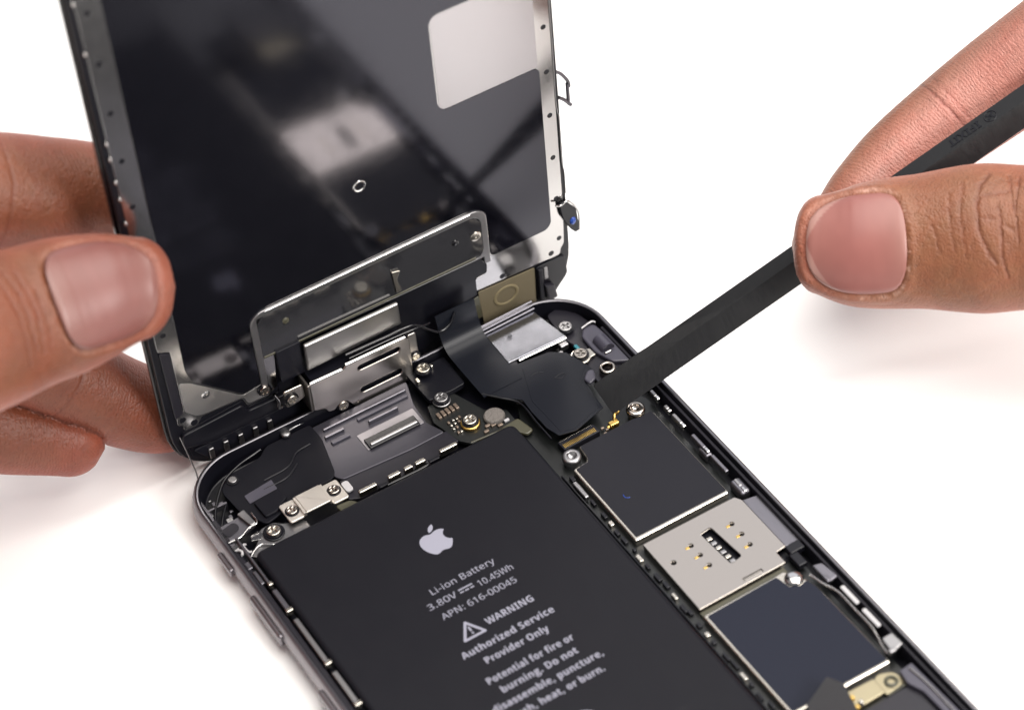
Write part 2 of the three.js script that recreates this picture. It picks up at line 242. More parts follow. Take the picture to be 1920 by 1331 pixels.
  part('rail_fitting', [box(34.9, 36.3, 2.6, 4.2, 44.2, 46.8, 0.4), box(34.7, 36.6, 2.6, 4.6, 53.4, 56.9, 0.5)], m.greyMetal, phone);
  part('tray_mouth', flat([[34.4, 57.4], [37.2, 57.9], [37.2, 69.6], [34.4, 69.2]], 2.6, 3.85, { r: 0.2, bev: 0.15 }), m.greyMetal, phone);
  part('tray_stop', [box(33.9, 36.6, 3.4, 4.6, 69.6, 71.4, 0.2), box(33.6, 35.2, 3.3, 4.3, 71.2, 74, 0.2)], m.black, phone);
  part('side_contact', [box(35.95, 36.75, 4.4, 4.85, 81.2, 85.4, 0.22)], m.white, phone); part('side_contact', [box(35.95, 36.75, 4.4, 4.85, 86.7, 90.8, 0.22)], m.white, phone);
  part('contact_spring', tube([[33.9, 4.4, 76.4], [34.4, 4.5, 79], [35.2, 4.6, 81.4], [35.3, 4.6, 86], [35.3, 4.6, 90.3], [35.0, 4.5, 92], [34.5, 4.4, 94], [34.4, 4.4, 95.6]], 0.24), m.steel, phone);
  part('side_clip', [flat([[35.0, 75.3], [36.6, 75.8], [37.1, 79.3], [35.1, 79.7]], 4.3, 4.9, { r: 0.4, bev: 0.2 }), box(34.9, 35.6, 4.4, 5.2, 78.2, 79.6, 0.2)], m.greyMetal, phone);
  part('side_clip', [flat([[34.9, 93], [37.0, 92.9], [37.2, 95.6], [34.6, 96.2]], 4.3, 5.1, { r: 0.5, bev: 0.25 }), box(34.3, 35.5, 4.5, 5.3, 95.4, 96.2, 0.2)], m.steelDull, phone);
  part('lower_ledge', flat([[33.8, 99], [36.2, 98.8], [36.6, 112], [34.6, 112], [34.4, 104], [33.4, 101.5]], 3.4, 4.4, { r: 0.3, bev: 0.15 }), m.lilac, phone);
  part('ledge_edge', tube([[35.2, 4.6, 99.6], [35.6, 4.6, 103], [35.7, 4.6, 112]], 0.16), m.steelDull, phone);
}

// ---------------------------------------------------------------- battery
{
  const bat = thing('battery', 'flat black battery with grey printed lettering and fruit logo', 'battery', [-10.9, 1.35, 70]);
  const X0 = -35, X1 = 13.3, Z0 = 22.3, Z1 = 119;
  const W = 1536, H = 2048, c = document.createElement('canvas'); c.width = W; c.height = H;
  const x = c.getContext('2d'), K = W / (X1 - X0), ZS = H / K;      // pixels per mm
  x.fillStyle = '#17171c'; x.fillRect(0, 0, W, H);
  const ink = '#8f8f9c'; x.fillStyle = ink; x.strokeStyle = ink;
  const line = (t, x0, x1, z, px = 1.62, weight = '600') => {
    x.save(); x.font = `${weight} ${px * K}px sans-serif`; x.textBaseline = 'alphabetic'; const w = x.measureText(t).width, s = (x1 - x0) * K / w;
    x.translate((x0 - X0) * K, (z - Z0) * K); x.scale(s, 1); x.fillText(t, 0, 0); x.restore();
  };
  line('Li-ion Battery', -16.2, -4.6, 46.5, 1.75, 'normal'); line('3.80V', -18.0, -12.9, 49.0, 1.7, 'normal'); line('10.45Wh', -9.2, -2.8, 49.3, 1.7, 'normal'); line('APN: 616-00045', -17.1, -3.7, 51.8, 1.75, 'normal');
  x.fillRect((-12.3 - X0) * K, (47.9 - Z0) * K, 2.5 * K, 0.26 * K); for (let i = 0; i < 3; i++) x.fillRect((-12.3 + i * 0.92 - X0) * K, (48.5 - Z0) * K, 0.66 * K, 0.26 * K);
  line('WARNING', -12.0, -3.5, 56.5, 1.85, '700'); line('Authorized Service', -18.5, -2.1, 60.2, 1.8, '700'); line('Provider Only', -16.1, -4.8, 62.9, 1.8, '700');
  line('Potential for fire or', -17.9, -2.6, 66.5, 1.8, '700'); line('burning. Do not', -16.9, -3.4, 69.0, 1.8, '700'); line('disassemble, puncture,', -19.9, -0.5, 71.6, 1.8, '700'); line('crush, heat, or burn.', -18.9, -1.9, 74.2, 1.8, '700');
  x.lineWidth = 0.42 * K; x.lineJoin = 'round'; x.beginPath(); for (const [a, b] of [[-14.7, 54.1], [-16.5, 57.2], [-12.9, 57.2]]) x.lineTo((a - X0) * K, (b - Z0) * K); x.closePath(); x.stroke();
  x.fillRect((-14.86 - X0) * K, (55.1 - Z0) * K, 0.32 * K, 0.95 * K); x.fillRect((-14.86 - X0) * K, (56.3 - Z0) * K, 0.32 * K, 0.34 * K);
  x.beginPath(); x.arc((-10.3 - X0) * K, (81.6 - Z0) * K, 3.1 * K, 0, 7); x.lineWidth = 0.5 * K; x.stroke();
  // fruit with a bite and a leaf
  x.save(); x.translate((-12.55 - X0) * K, (33.8 - Z0) * K); x.scale(4.9 / 19.1 * K, 6.0 / 24 * K); x.translate(-2.4, 0);
  const P = (start, segs) => { let [px, py] = start; x.beginPath(); x.moveTo(px, py); for (const s of segs) { if (s.length === 6) { x.bezierCurveTo(px + s[0], py + s[1], px + s[2], py + s[3], px + s[4], py + s[5]); px += s[4]; py += s[5]; } } x.closePath(); x.fill(); };
  P([12.15, 6.9], [[-0.95, 0, -2.4, -1.08, -3.96, -1.04], [-2.04, 0.03, -3.9, 1.18, -4.96, 3.01], [-2.1, 3.68, -0.55, 9.1, 1.52, 12.1], [1.0, 1.45, 2.2, 3.1, 3.8, 3.04], [1.52, -0.07, 2.1, -1, 3.93, -1], [1.83, 0, 2.35, 1, 3.96, 0.95], [1.64, -0.03, 2.68, -1.48, 3.68, -2.95], [1.16, -1.69, 1.64, -3.3, 1.66, -3.4], [-0.04, -0.01, -3.18, -1.2, -3.22, -4.86], [-0.03, -3.04, 2.48, -4.5, 2.6, -4.56], [-1.43, -2.1, -3.6, -2.3, -4.4, -2.38], [-2, -0.16, -3.67, 1.09, -4.6, 1.09]]);
  P([15.53, 3.83], [[0.84, -1.0, 1.4, -2.4, 1.24, -3.83], [-1.2, 0.05, -2.66, 0.8, -3.53, 1.82], [-0.78, 0.9, -1.45, 2.34, -1.27, 3.71], [1.34, 0.1, 2.7, -0.69, 3.56, -1.7]]);
  x.restore();
  const tex = new THREE.CanvasTexture(c); tex.colorSpace = THREE.SRGBColorSpace;
  const g = flat([[X0, Z0], [X1, Z0], [X1, Z1], [X0, Z1]], 1.4, 5.0, { r: 1.6, bev: 0.9, seg: 5 });
  const p = g.attributes.position, uv = g.attributes.uv;
  for (let i = 0; i < p.count; i++) uv.setXY(i, (p.getX(i) - X0) / (X1 - X0), 1 - (p.getZ(i) - Z0) / ZS);
  part('cell', g, new THREE.MeshPhysicalMaterial({ map: tex, roughness: 0.5, specularIntensity: 0.24, side: THREE.DoubleSide, roughnessMap: noiseTex(256, (a, b) => 0.8 + 0.2 * L1(a / 12, b / 12)), bumpMap: noiseTex(256, (a, b) => L1(a / 20, b / 30)), bumpScale: 0.00008 }), bat);
  part('side_fold', flat([[X0 - 0.9, Z0 + 3], [X0 + 0.3, Z0 + 1.6], [X0 + 0.3, Z1 - 2], [X0 - 0.9, Z1 - 2]], 1.4, 3.4, { r: 0.5, bev: 0.3 }), m.black, bat);
  part('side_fold', flat([[X1 - 0.2, Z0 + 2.4], [X1 + 0.5, Z0 + 3], [X1 + 0.5, Z1 - 2], [X1 - 0.2, Z1 - 2]], 1.4, 3.6, { r: 0.3, bev: 0.2 }), m.gloss, bat);
  part('connector_tab', flat([[11.6, 21.2], [15, 20.9], [15.8, 24.6], [14.4, 25], [13.2, 23.4], [11.6, 22.6]], 3.0, 3.6, { r: 0.5, bev: 0.2 }), m.olive, bat);
}

// ---------------------------------------------------------------- logic board
{
  m.brassy = mat([0.34, 0.3, 0.2], 0.36, 1);
  const b = thing('logic_board', 'black circuit board with shielded chips along the right of the phone', 'circuit board', [25, 1.6, 60]);
  part('board', flat([[13.9, 24.6], [16.6, 18], [29, 13], [33, 24], [35.2, 29], [35.2, 130], [13.9, 130]], 1.8, 2.6, { r: 0.4, bev: 0.06 }), m.pcb, b);
  // chip shield by the connector
  const s1 = [[16.0, 36.4], [18.8, 36.1], [19.3, 35.2], [19.5, 32.6], [29.8, 32.5], [31.5, 32.9], [33.1, 32.6], [33.7, 33.3], [33.7, 54.9], [16.0, 54.8]];
  const s1in = [[16.5, 36.6], [18.95, 36.3], [19.5, 35.3], [19.7, 32.75], [29.8, 32.65], [31.5, 33.05], [33.1, 32.8], [33.5, 33.4], [33.5, 54.4], [16.5, 54.25]];
  const c1 = part('chip_shield', flat(s1, 2.6, 3.97, { r: 0.35, bev: 0.22, seg: 3 }), m.nickel, b, { label: 'metal chip shield nearest the prying tool' });
  part('shield_sticker', flat(s1in, 3.97, 4.05, { r: 0.3, bev: 0.03 }), m.graphite, c1);
  part('blue_mark', tube([[19.7, 4.05, 45.6], [19.6, 4.05, 46.2], [19.9, 4.05, 46.6], [20.3, 4.05, 46.7]], 0.07, 12, 6), m.blue, c1);
  // card reader
  const cut = (x, z) => { const p = slot(x - 0.55, -(z + 0.12), x + 0.2, -z, 0.2); return p; };
  const pins = [[30.0, 60.6], [30.1, 63.2], [29.9, 65.7], [22.3, 60.6], [22.4, 63.0], [22.4, 65.5]];
  const holes = pins.flatMap(([x, z]) => [circ(x + 0.25, -z, 0.56)]).concat([circ(18.4, -61.9, 0.6), poly(flip([[24.9, 59.3], [27.3, 59.0], [28.0, 67.0], [25.4, 67.4]]), 0.7, THREE.Path), poly(flip([[25.1, 70.6], [28.9, 70.6], [28.9, 71.5], [25.1, 71.5]]), 0.2, THREE.Path)]);
  const cr = part('card_reader', flat([[16.5, 56.0], [33.8, 56.2], [34.5, 57.4], [34.5, 69.2], [32.6, 69.4], [32.6, 71.9], [16.4, 72.0]], 3.55, 3.9, { r: 0.25, bev: 0.1, holes }), m.warm, b, { label: 'pale metal card reader with small contact openings' });
  part('reader_wall', [box(16.6, 32.4, 2.6, 3.55, 71.3, 71.7), box(16.6, 17.0, 2.6, 3.55, 56.3, 71.5), box(16.6, 33.5, 2.6, 3.55, 56.2, 56.6)], m.nickel, cr);
  part('reader_floor', box(17.1, 34, 2.6, 2.75, 56.8, 71.2), m.black, cr);
  for (const [x, z] of pins) part('contact_pin', [box(x - 0.85, x - 0.2, 3.88, 3.96, z - 0.1, z + 0.3, 0.03), box(x - 0.3, x + 0.35, 3.0, 3.3, z - 0.2, z + 0.25, 0.05)], m.gold, cr);
  for (let i = 0; i < 6; i++) part('window_contact', box(25.55 + i * 0.09, 26.5 + i * 0.09, 2.8, 3.15, 60.2 + i * 1.15, 60.8 + i * 1.15, 0.1), i % 2 ? m.steelDull : m.nickel, cr);
  part('latch_slot', box(25.3, 28.7, 3.4, 3.8, 70.75, 71.35, 0.08), m.warmDark, cr);
  // second chip shield
  const s2 = [[16.1, 73.4], [29.6, 73.3], [31.2, 73.2], [33.0, 76.2], [33.7, 78.4], [34.0, 96.6], [16.2, 96.4]], s2in = [[16.6, 73.8], [29.6, 73.6], [30.1, 76.3], [31.6, 77.1], [33.0, 76.7], [33.5, 78.6], [33.75, 96.1], [16.65, 95.9]];
  const c2 = part('chip_shield', flat(s2, 2.6, 3.97, { r: 0.3, bev: 0.22, seg: 3 }), m.nickel, b, { label: 'metal chip shield below the card reader' });
  part('shield_sticker', flat(s2in, 3.97, 4.05, { r: 0.4, bev: 0.03 }), mat([0.012, 0.014, 0.024], 0.42, 0, { specularIntensity: 0.25 }), c2);
  part('shield_gap', box(16.4, 32, 2.6, 3.2, 72.1, 73.2), m.olive, b);
  // lower connector bar, dark flap
  part('connector_bar', flat([[25.2, 97.3], [30.2, 97.5], [30.2, 100.3], [29.6, 100.5], [24.9, 100.6]], 2.8, 3.6, { r: 0.3, bev: 0.15 }), m.brassy, b);
  part('bar_ear', flat([[30.0, 97.6], [31.4, 97.0], [33.6, 98.0], [34, 100.4], [30.0, 100.9]], 2.7, 3.3, { r: 0.8, bev: 0.12 }), m.brassy, b);
  part('post', postGeo, m.olive, b, { at: [32.1, 2.9, 99.3] }).scale.setScalar(0.7);
  part('lower_chip', flat(rect(24.5, 101.4, 34.4, 118), 2.6, 3.5, { r: 0.4, bev: 0.15 }), m.dark, b);
  part('lower_edge', tube([[30, 3.5, 101.2], [33.6, 3.5, 101.1], [34.6, 3.5, 102], [34.7, 3.5, 106]], 0.14), m.olive, b);
  // standoffs
  for (const [x, z, mt] of [[31.5, 31.2, m.warm], [17.3, 34.0, m.steelDull]]) part('standoff', [lathe([[1.55, 0], [1.62, 0.55], [1.55, 0.9], [1.32, 1.05], [0.92, 1.1], [0.78, 1.0], [0.72, 0.35], [0, 0.3]]).translate(x, 3.5, z), new THREE.CylinderGeometry(1.3, 1.3, 1, 24).translate(x, 3.1, z)], mt, b);
  part('standoff', [lathe([[1.5, 0], [1.5, 0.5], [1.2, 0.85], [0.6, 1.0], [0, 1.02]]).translate(31.6, 3.7, 75.4)], m.steel, b);
  // connector with two rows of contacts
  const cn = part('connector', flat([[17.2, 29.7], [24.2, 29.6], [24.3, 31.6], [17.3, 31.8]], 2.6, 3.9, { r: 0.2, bev: 0.12 }), m.matt, b);
  for (let i = 0; i < 24; i++) part('contact', box(0, 0.13, 0, 0.12, 0, 0.85, 0.02), m.gold, cn, { at: [17.6 + i * 0.262, 3.86, 30.65 - i * 0.008] });
  for (let i = 0; i < 24; i++) part('contact', box(0, 0.12, 0, 0.14, 0, 0.2, 0.02), m.nickel, cn, { at: [17.5 + i * 0.262, 3.95, 29.85 - i * 0.008] });
  part('gold_spring', [tube([[25.9, 3.4, 31.4], [27.2, 3.8, 31.2], [27.8, 4.6, 30.6], [28.6, 4.3, 30.2], [29.6, 5.0, 29.6]], 0.3, 30), box(26.2, 27.9, 3.0, 4.1, 30.9, 31.9, 0.15)], m.gold, b);
  for (const [x, z] of [[24.9, 30.6], [25.4, 31.3], [24.7, 31.9], [26.0, 32.2], [27.3, 32.3]]) part('capacitor', box(0, 0.6, 0, 0.5, 0, 0.4, 0.1), x > 25.9 ? m.nickel : m.smd, b, { at: [x, 2.9, z] });
  // strip of small parts between battery and shields
  for (let i = 0; i < 26; i++) { const z = 36 + i * 2.3 + rnd(); part('capacitor', box(0, 0.5 + rnd() * 0.3, 0, 0.7, 0, 0.6 + rnd() * 1.2, 0.1), i % 4 === 1 ? m.nickel : m.black, b, { at: [14.5 + rnd() * 0.5, 2.6, z] }); }
  part('edge_bar', box(14.4, 15.2, 3.0, 4.0, 38.6, 42.6, 0.2), m.steelDull, b);
  part('edge_rail', box(13.95, 14.2, 2.6, 3.6, 36, 120, 0.08), m.gloss, b);
}
{
  const f = thing('cable_end', 'loose dark grey flex connector end lying over the lower chip shield', 'flex cable', [21, 4.2, 98]);
  const g = flat([[23.6, 94.9], [25, 97.2], [22.4, 108], [14.6, 108], [18.2, 97.4]], 0, 0.35, { r: 0.2, bev: 0.08 });
  g.rotateX(0.05); g.translate(0, 10.55, 0);
  part('end_sheet', g, mat([0.06, 0.06, 0.066], 0.55, 0, { bumpMap: noiseTex(128, (a, b) => L2(a * 0.9, b * 0.9)), bumpScale: 0.0002 }), f);
  part('end_edge', tube([[18.6, 6.0, 97.3], [23.7, 6.05, 94.9]].map(([x, y, z]) => [x, y - 0.15 + 0, z]), 0.14), m.greyMetal, f);
  for (const [x, z] of [[24.6, 99], [25.2, 100.4], [24.2, 100.8]]) part('capacitor', box(x, x + 0.6, 4.2, 5.2, z, z + 0.7, 0.1), x > 25 ? m.nickel : m.gold, f);
}

// ---------------------------------------------------------------- camera module: mirror-like back plate
{
  const c = thing('camera_module', 'square mirror-like camera back plate beside the black ribbon cable', 'camera', [25, 3, 7]);
  const pts = [[19.9, 2.6], [29.6, 2.5], [30.9, 10.7], [19.7, 10.5]];
  part('back_plate', flat(pts, 4.5, 5.05, { r: 0.25, bev: 0.1 })  , m.mirror, c);
  part('camera_body', flat([[20.4, 2.8], [29.4, 2.7], [30.4, 10.2], [20.1, 10.1]], 2.4, 4.5, { r: 0.2 }), m.black, c);
  part('plate_edge', [tube([[21.6, 4.7, 10.75], [30.8, 4.75, 10.95]], 0.22, 8), tube([[30.9, 4.8, 10.8], [29.75, 4.8, 4.5]], 0.14, 8)], m.chrome, c);
  part('corner_foot', box(19.4, 21.2, 4.2, 4.8, 10.4, 11.6, 0.2), m.black, c);
  part('flex_fold', [0, 1, 2].map((i) => tube([[19.8, 5.25 + i * 0.55, 2.3 - i * 0.35], [29.9, 5.35 + i * 0.55, 2.2 - i * 0.35]], 0.2, 6)), m.greyMetal, c);
}

// ---------------------------------------------------------------- black ribbon cable from screen to board
{
  const f = thing('ribbon_cable', 'wide black ribbon cable bending from the raised screen onto the board', 'ribbon cable', [20, 4, 12]);
  const prof = [[12.5, 0.6], [10.5, 0.9], [8.6, 1.3], [7.0, 2.0], [5.9, 3.1], [5.45, 4.6], [5.25, 7], [5.15, 11], [5.1, 15]];
  const curve = new THREE.CatmullRomCurve3(prof.map(([y, z]) => new THREE.Vector3(0, y, z))), rings = [];
  for (let i = 0; i <= 40; i++) {
    const p = curve.getPoint(i / 40), t = curve.getTangent(i / 40), n = [0, -t.z, t.y].map((v) => v * 0.13), k = Math.min(1, i / 30), xl = 12.0 + 0.2 * k, xr = 19.6;
    rings.push([[xl, p.y + n[1], p.z + n[2]], [xr, p.y + n[1], p.z + n[2]], [xr, p.y - n[1], p.z - n[2]], [xl, p.y - n[1], p.z - n[2]]]);
  }
  const g = skin(rings, true, true).toNonIndexed(); g.computeVertexNormals();
  part('bent_ribbon', g, m.tape, f);
  const sheet = [[12.2, 11], [19.7, 11], [20.3, 11.6], [26.6, 12.4], [28.8, 14.2], [30.2, 19.0], [30.3, 20.4], [27.8, 22.4], [27.5, 24], [27.2, 26.4], [27.0, 28.5], [20.6, 30.3], [17.7, 29.5], [17.0, 27], [16.9, 22.4], [17.1, 19.2], [14.6, 16.8], [12.3, 14.4]];
  const sg = flat(sheet, 4.95, 5.16, { r: 0.12, bev: 0.04 });
  part('cover_sheet', sg, m.tape, f);
  part('sheet_step', flat([[20.9, 13.0], [26.2, 13.4], [28.0, 15], [29.3, 19.0], [27.0, 21.6], [26.7, 24], [26.5, 28.0], [20.6, 29.7], [18.4, 29.0], [18.2, 20.4]], 5.15, 5.21, { r: 0.12, bev: 0.025 }), m.tape, f);
  part('sheet_notch', [tube([[24.0, 5.2, 18.2], [25.2, 5.24, 18.0], [26.0, 5.22, 18.4], [25.0, 5.22, 18.9], [24.0, 5.2, 18.2]], 0.08, 24, 6), tube([[21, 5.19, 15.6], [22, 5.21, 15.4], [23.3, 5.19, 16.0]], 0.09, 12, 6)], m.black, f);
  part('cover_lug', flat([[27.6, 21.6], [29.2, 20.2], [30.2, 20.6], [29.4, 22.6], [27.9, 23.2]], 5.1, 5.7, { r: 0.5, bev: 0.25 }), m.lilac, f);
  part('cable_edge', tube([[12.3, 5.2, 14.2], [14.5, 5.1, 16.8], [16.4, 4.9, 19.2], [16.5, 4.7, 25], [16.6, 4.5, 29]], 0.2), m.gloss, f);
}

// ---------------------------------------------------------------- raised screen assembly (own axes: u right, v up, w towards the viewer)
const scr = thing('screen', 'raised black glass screen panel seen from its inner side', 'phone screen', [1.69, 0.29, -1.86]);
scr.rotation.order = 'YXZ'; scr.rotation.set(THREE.MathUtils.degToRad(1.97), THREE.MathUtils.degToRad(-0.43), 0); scr.base = [0, 0, 0];
{
  const V1 = 156.6;
  part('cover_glass', face(rect(-38.6, 0, 38.6, V1), -2.1, -1.25, { r: 12, bev: 0.25, seg: 3 }), m.gloss, scr);
  part('bezel_frame', face(rect(-38.1, 0.5, 38.1, V1 - 0.5), -1.25, -0.12, { r: 11.6, bev: 0.15 }), m.black, scr);
  // bright steel plate behind the display
  const steel = [[-37.0, 30.5], [-35.0, 29.6], [-35.0, 15.6], [-36.4, 15], [-36.5, 13], [-35.6, 12.4], [-35.7, 11.2], [-33.3, 11.2], [-32.2, 12.7], [-24.9, 12.3], [-24.3, 10.2], [-20.2, 10.2], [-18.6, 11.5], [-18.0, 19.6], [21.2, 19.2], [21.2, 17.4], [22.0, 16.7], [21.8, 14.5], [19.6, 14.3], [19.6, 11.3], [33.3, 10.9], [34.3, 10.7], [36.1, 10.8], [36.3, 12.1], [37.0, 12.9], [37.2, 17], [37.35, 24], [37.35, V1 - 8], [-37.0, V1 - 8]];
  part('steel_plate', face(steel, -0.12, 0, { r: 0.5, bev: 0.04 }), m.steel, scr);
  part('corner_highlight', face([[-34.8, 22], [-34.8, 15.4], [-33.2, 13.4], [-31.8, 13.0], [-24.6, 12.6], [-24.0, 10.6], [-20.4, 10.6], [-18.9, 11.7], [-18.3, 19.3], [-20.6, 19.3], [-20.9, 13.6], [-24.4, 13.0], [-25.2, 13.4], [-32.9, 21]], 0.005, 0.05, { r: 0.6, bev: 0.015 }), mat([0.72, 0.7, 0.68], 0.4, 1, { roughnessMap: smudge }), scr);  // added paler sheet; the bright reflection on the steel put into its colour
  // black glossy film over it
  const film = [[-33.2, V1 - 12], [-33.3, 24], [-32.6, 21.3], [-24.9, 13.7], [-24.2, 13.4], [-21.2, 13.9], [-21.3, 27.2], [-19.0, 29.9], [20.0, 30.1], [22.9, 28.4], [22.9, 18.3], [23.4, 17.9], [33.8, 17.9], [34.8, 19], [34.8, 52.6], [34.2, 53.3], [17.4, 53.3], [16.3, 54.6], [16.3, 71.4], [17.4, 72.5], [34.2, 72.5], [34.8, 73.2], [34.8, V1 - 12]];
  const filmGeo = face(film, 0.02, 0.14, { r: [1, 1, 1, 1, 0.5, 0.8, 2.5, 2.5, 2.5, 2.5, 0.5, 0.5, 1, 1, 0.8, 0.5, 0.8, 0.8, 0.8, 0.8, 0.5, 0.5, 1], bev: 0.04 });
  { const fn = filmGeo.attributes.normal; for (let i = 0; i < fn.count; i++) if (fn.getZ(i) > 0.9) { const v = filmGeo.attributes.position.getY(i); fn.setXYZ(i, 0, 0.05, 0.99875); } }   // normals tilted evenly to place the reflections; the film itself is flat
  part('backlight_film', filmGeo, m.film, scr);
  part('square_panel', face(rect(16.5, 53.5, 34.6, 72.3), 0.01, 0.06, { r: 0.8, bev: 0.02 }), m.label, scr);
  part('film_dimple', lathe([[0, 0.0], [0.45, 0.02], [0.75, 0.1], [0.95, 0.22], [1.08, 0.2], [1.14, 0.12]]).rotateX(Math.PI / 2).translate(1.1, 45.8, 0.02), m.chrome, scr);
  // row of small dark holes down each side
  const dot = new THREE.CylinderGeometry(0.48 * MM, 0.48 * MM, 0.06 * MM, 16).rotateX(Math.PI / 2); dot.userData.scaled = true;
  for (let i = 0; i < 15; i++) { const v = 14.55 + i * 9.27; part('rim_hole', dot, m.black, scr, { at: [36.15, v, 0.0] }); if (i > 1) part('rim_hole', dot, m.black, scr, { at: [-35.5, v + 0.5, 0.0] }); }
  for (const [u, v, k] of [[34.4, 11.9, 1.1], [24.7, 12.0, 1.1], [-35.5, 13.8, 1.15], [-33.7, 12.1, 1.3]]) part('rim_hole', dot, m.black, scr, { at: [u, v, 0.0] }).scale.set(k, k, 1.2);
  part('rivet', lathe([[0, 0.3], [0.5, 0.26], [0.8, 0.02]]).rotateX(Math.PI / 2).translate(-30.8, 17.0, 0), m.steel, scr);
  // side edges: bent steel lips
  for (const [v0, v1] of [[36, 58], [60, 66.5], [76, 90], [93, 99], [103, 140]]) part('side_lip', box(-37.95, -37.55, -0.8, 0.25, v0, v1, 0.15).rotateX(-Math.PI / 2).scale(1, -1, 1), m.greyMetal, scr);
  for (const v of [59, 64, 67.4, 72, 75, 92, 101, 104]) part('side_catch', new THREE.SphereGeometry(0.36, 12, 8).scale(0.8, 1.4, 0.8).translate(-37.2, v, 0.2), m.steel, scr);
  part('side_gap', face([[-37.9, 76.5], [-37.1, 77], [-37.1, 89], [-37.9, 89.5]], -0.1, 0.04, { bev: 0.01 }), m.black, scr);
  part('corner_block', face([[-36.9, 30.3], [-35.2, 29.4], [-35.2, 15.4], [-36.7, 14.8]], -0.12, 0.25, { r: 0.4, bev: 0.1 }), m.dark, scr);
  part('right_lip', tube([[37.6, 125, -0.1], [37.5, 90, 0], [37.5, 56, 0], [37.5, 43, 0], [37.75, 41.5, 0], [37.75, 31, 0], [38.05, 29, -0.1], [38.05, 24, -0.1]], 0.12, 120, 6), m.steelDull, scr);
  // wire loop and clip standing out on the right edge
  part('wire_loop', [tube([[37.9, 50.6, -0.4], [38.9, 49.6, -0.4], [40.2, 47.2, -0.4], [40.3, 46.2, -0.4]], 0.3, 16), tube([[40.0, 47, -0.4], [40.0, 42.6, -0.4]], 0.32, 8), tube([[38.2, 44.9, -0.4], [39.2, 43.9, -0.4], [40.4, 42.2, -0.4]], 0.32, 10)], m.greyMetal, scr);
  part('side_sensor', [face([[36.2, 22.6], [37.6, 22.9], [39.5, 20.2], [39.9, 15.2], [39.1, 14.8], [38.1, 16.2], [36.6, 19.6]], 0.1, 0.8, { r: 0.5, bev: 0.2 })], m.black, scr);
  part('sensor_edge', tube([[35.6, 23.0, 0.7], [36.4, 22.6, 0.8], [37.7, 23.0, 0.8], [39.4, 20.6, 0.8], [39.9, 18.6, 0.7], [39.85, 15.0, 0.6]], 0.18, 40), m.steel, scr);
  part('sensor_eye', new THREE.SphereGeometry(0.62, 16, 12).scale(1, 1.4, 0.8).translate(38.6, 17.9, 0.7), m.blue, scr);
  // raised rim round the darker plate
  const rimO = [[-21.3, 19.3], [22.7, 18.9], [22.7, 29.9], [-21.3, 29.7]], rimI = [[-20.1, 18.6], [21.5, 18.2], [21.5, 28.7], [-20.1, 28.5]];
  const rimPath = (w, du) => [[-20.7 + du, 11.6, w], [-20.75 + du, 17, w], [-20.75 + du, 26.2, w], [-20.1, 28.4, w], [-18.0, 29.1, w], [0, 29.25, w], [19.4, 29.3, w], [21.5, 28.5, w], [22.1 - du, 26.2, w], [22.1 - du, 17.6, w]];
  const rimHole = poly([[-20.1, 19.5], [21.4, 19.1], [21.4, 28.6], [-20.1, 28.4]].reverse(), [0.3, 2.2, 2.2, 0.3], THREE.Path);
  part('plate_rim', face([[-21.3, 11.8], [-20.2, 11.8], [-20.1, 19.2], [21.4, 18.8], [21.4, 17.2], [22.6, 17.2], [22.6, 29.8], [-21.3, 29.6]], 0.05, 0.5, { r: [0.2, 0.2, 0.1, 0.1, 0.2, 0.2, 3, 3], bev: 0.12, holes: [rimHole] }), m.steelDull, scr);
  part('rim_glint', tube([[-18.4, 29.35, 0.48], [0, 29.5, 0.5], [19.6, 29.55, 0.5]], 0.1, 40), m.chrome, scr);
  part('inner_plate', face([[-20.2, 19.6], [21.6, 19.2], [21.6, 26.6], [20, 28.9], [-18.6, 28.7], [-20.2, 26.8]], 0.05, 0.45, { r: 0.6, bev: 0.08 }), m.plate, scr);
  part('plate_seam', box(-20, 19.9, 19.35, 19.75, 0.3, 0.62, 0.1), m.olive, scr);
  part('plate_pin', lathe([[0, 0.3], [0.55, 0.25], [0.6, 0]]).rotateX(Math.PI / 2).translate(-15.2, 25.4, 0.45), m.olive, scr);
  part('plate_pin', lathe([[0, 0.1], [0.35, 0.25], [0.9, 0.1], [1.0, 0]]).rotateX(Math.PI / 2).translate(20.3, 24.2, 0.45), m.nickel, scr);
  part('plate_pin', lathe([[0, 0.3], [0.55, 0.25], [0.6, 0]]).rotateX(Math.PI / 2).translate(16.4, 25, 0.45), m.gloss, scr);
  part('plate_catch', face([[4.2, 25.4], [5.8, 25.0], [5.0, 23.4], [5.6, 20.6], [4.6, 20.4]], 0.4, 0.9, { r: 0.2, bev: 0.12 }), m.nickel, scr);
  part('steel_strip', face([[-20.9, 19.4], [-18.0, 19.4], [-18.6, 11.6], [-20.6, 10.6]], 0, 0.2, { r: 0.3, bev: 0.08 }), m.steel, scr);
  // dark recess with earpiece parts
  part('recess', face([[-18, 19.3], [19.6, 19.0], [19.6, 2.4], [31, 2.4], [31.4, 0.9], [-30, 0.9], [-35.2, 4.5], [-36.2, 11], [-25, 11.9], [-24.2, 9.9], [-18.4, 10]], -0.12, 0.06, { r: 0.4, bev: 0.03 }), m.black, scr);
  part('speaker_bar', face([[-13.5, 13.6], [4.2, 14.3], [4.1, 19.2], [-13.4, 19.5]], 1.2, 2.0, { r: 0.25, bev: 0.3, seg: 3 }), mat([0.42, 0.41, 0.4], 0.34, 1), scr);
  part('bar_side', face(rect(-18, 12.6, -13.6, 19.8), 0.06, 0.9, { r: 0.2, bev: 0.1 }), m.matt, scr);
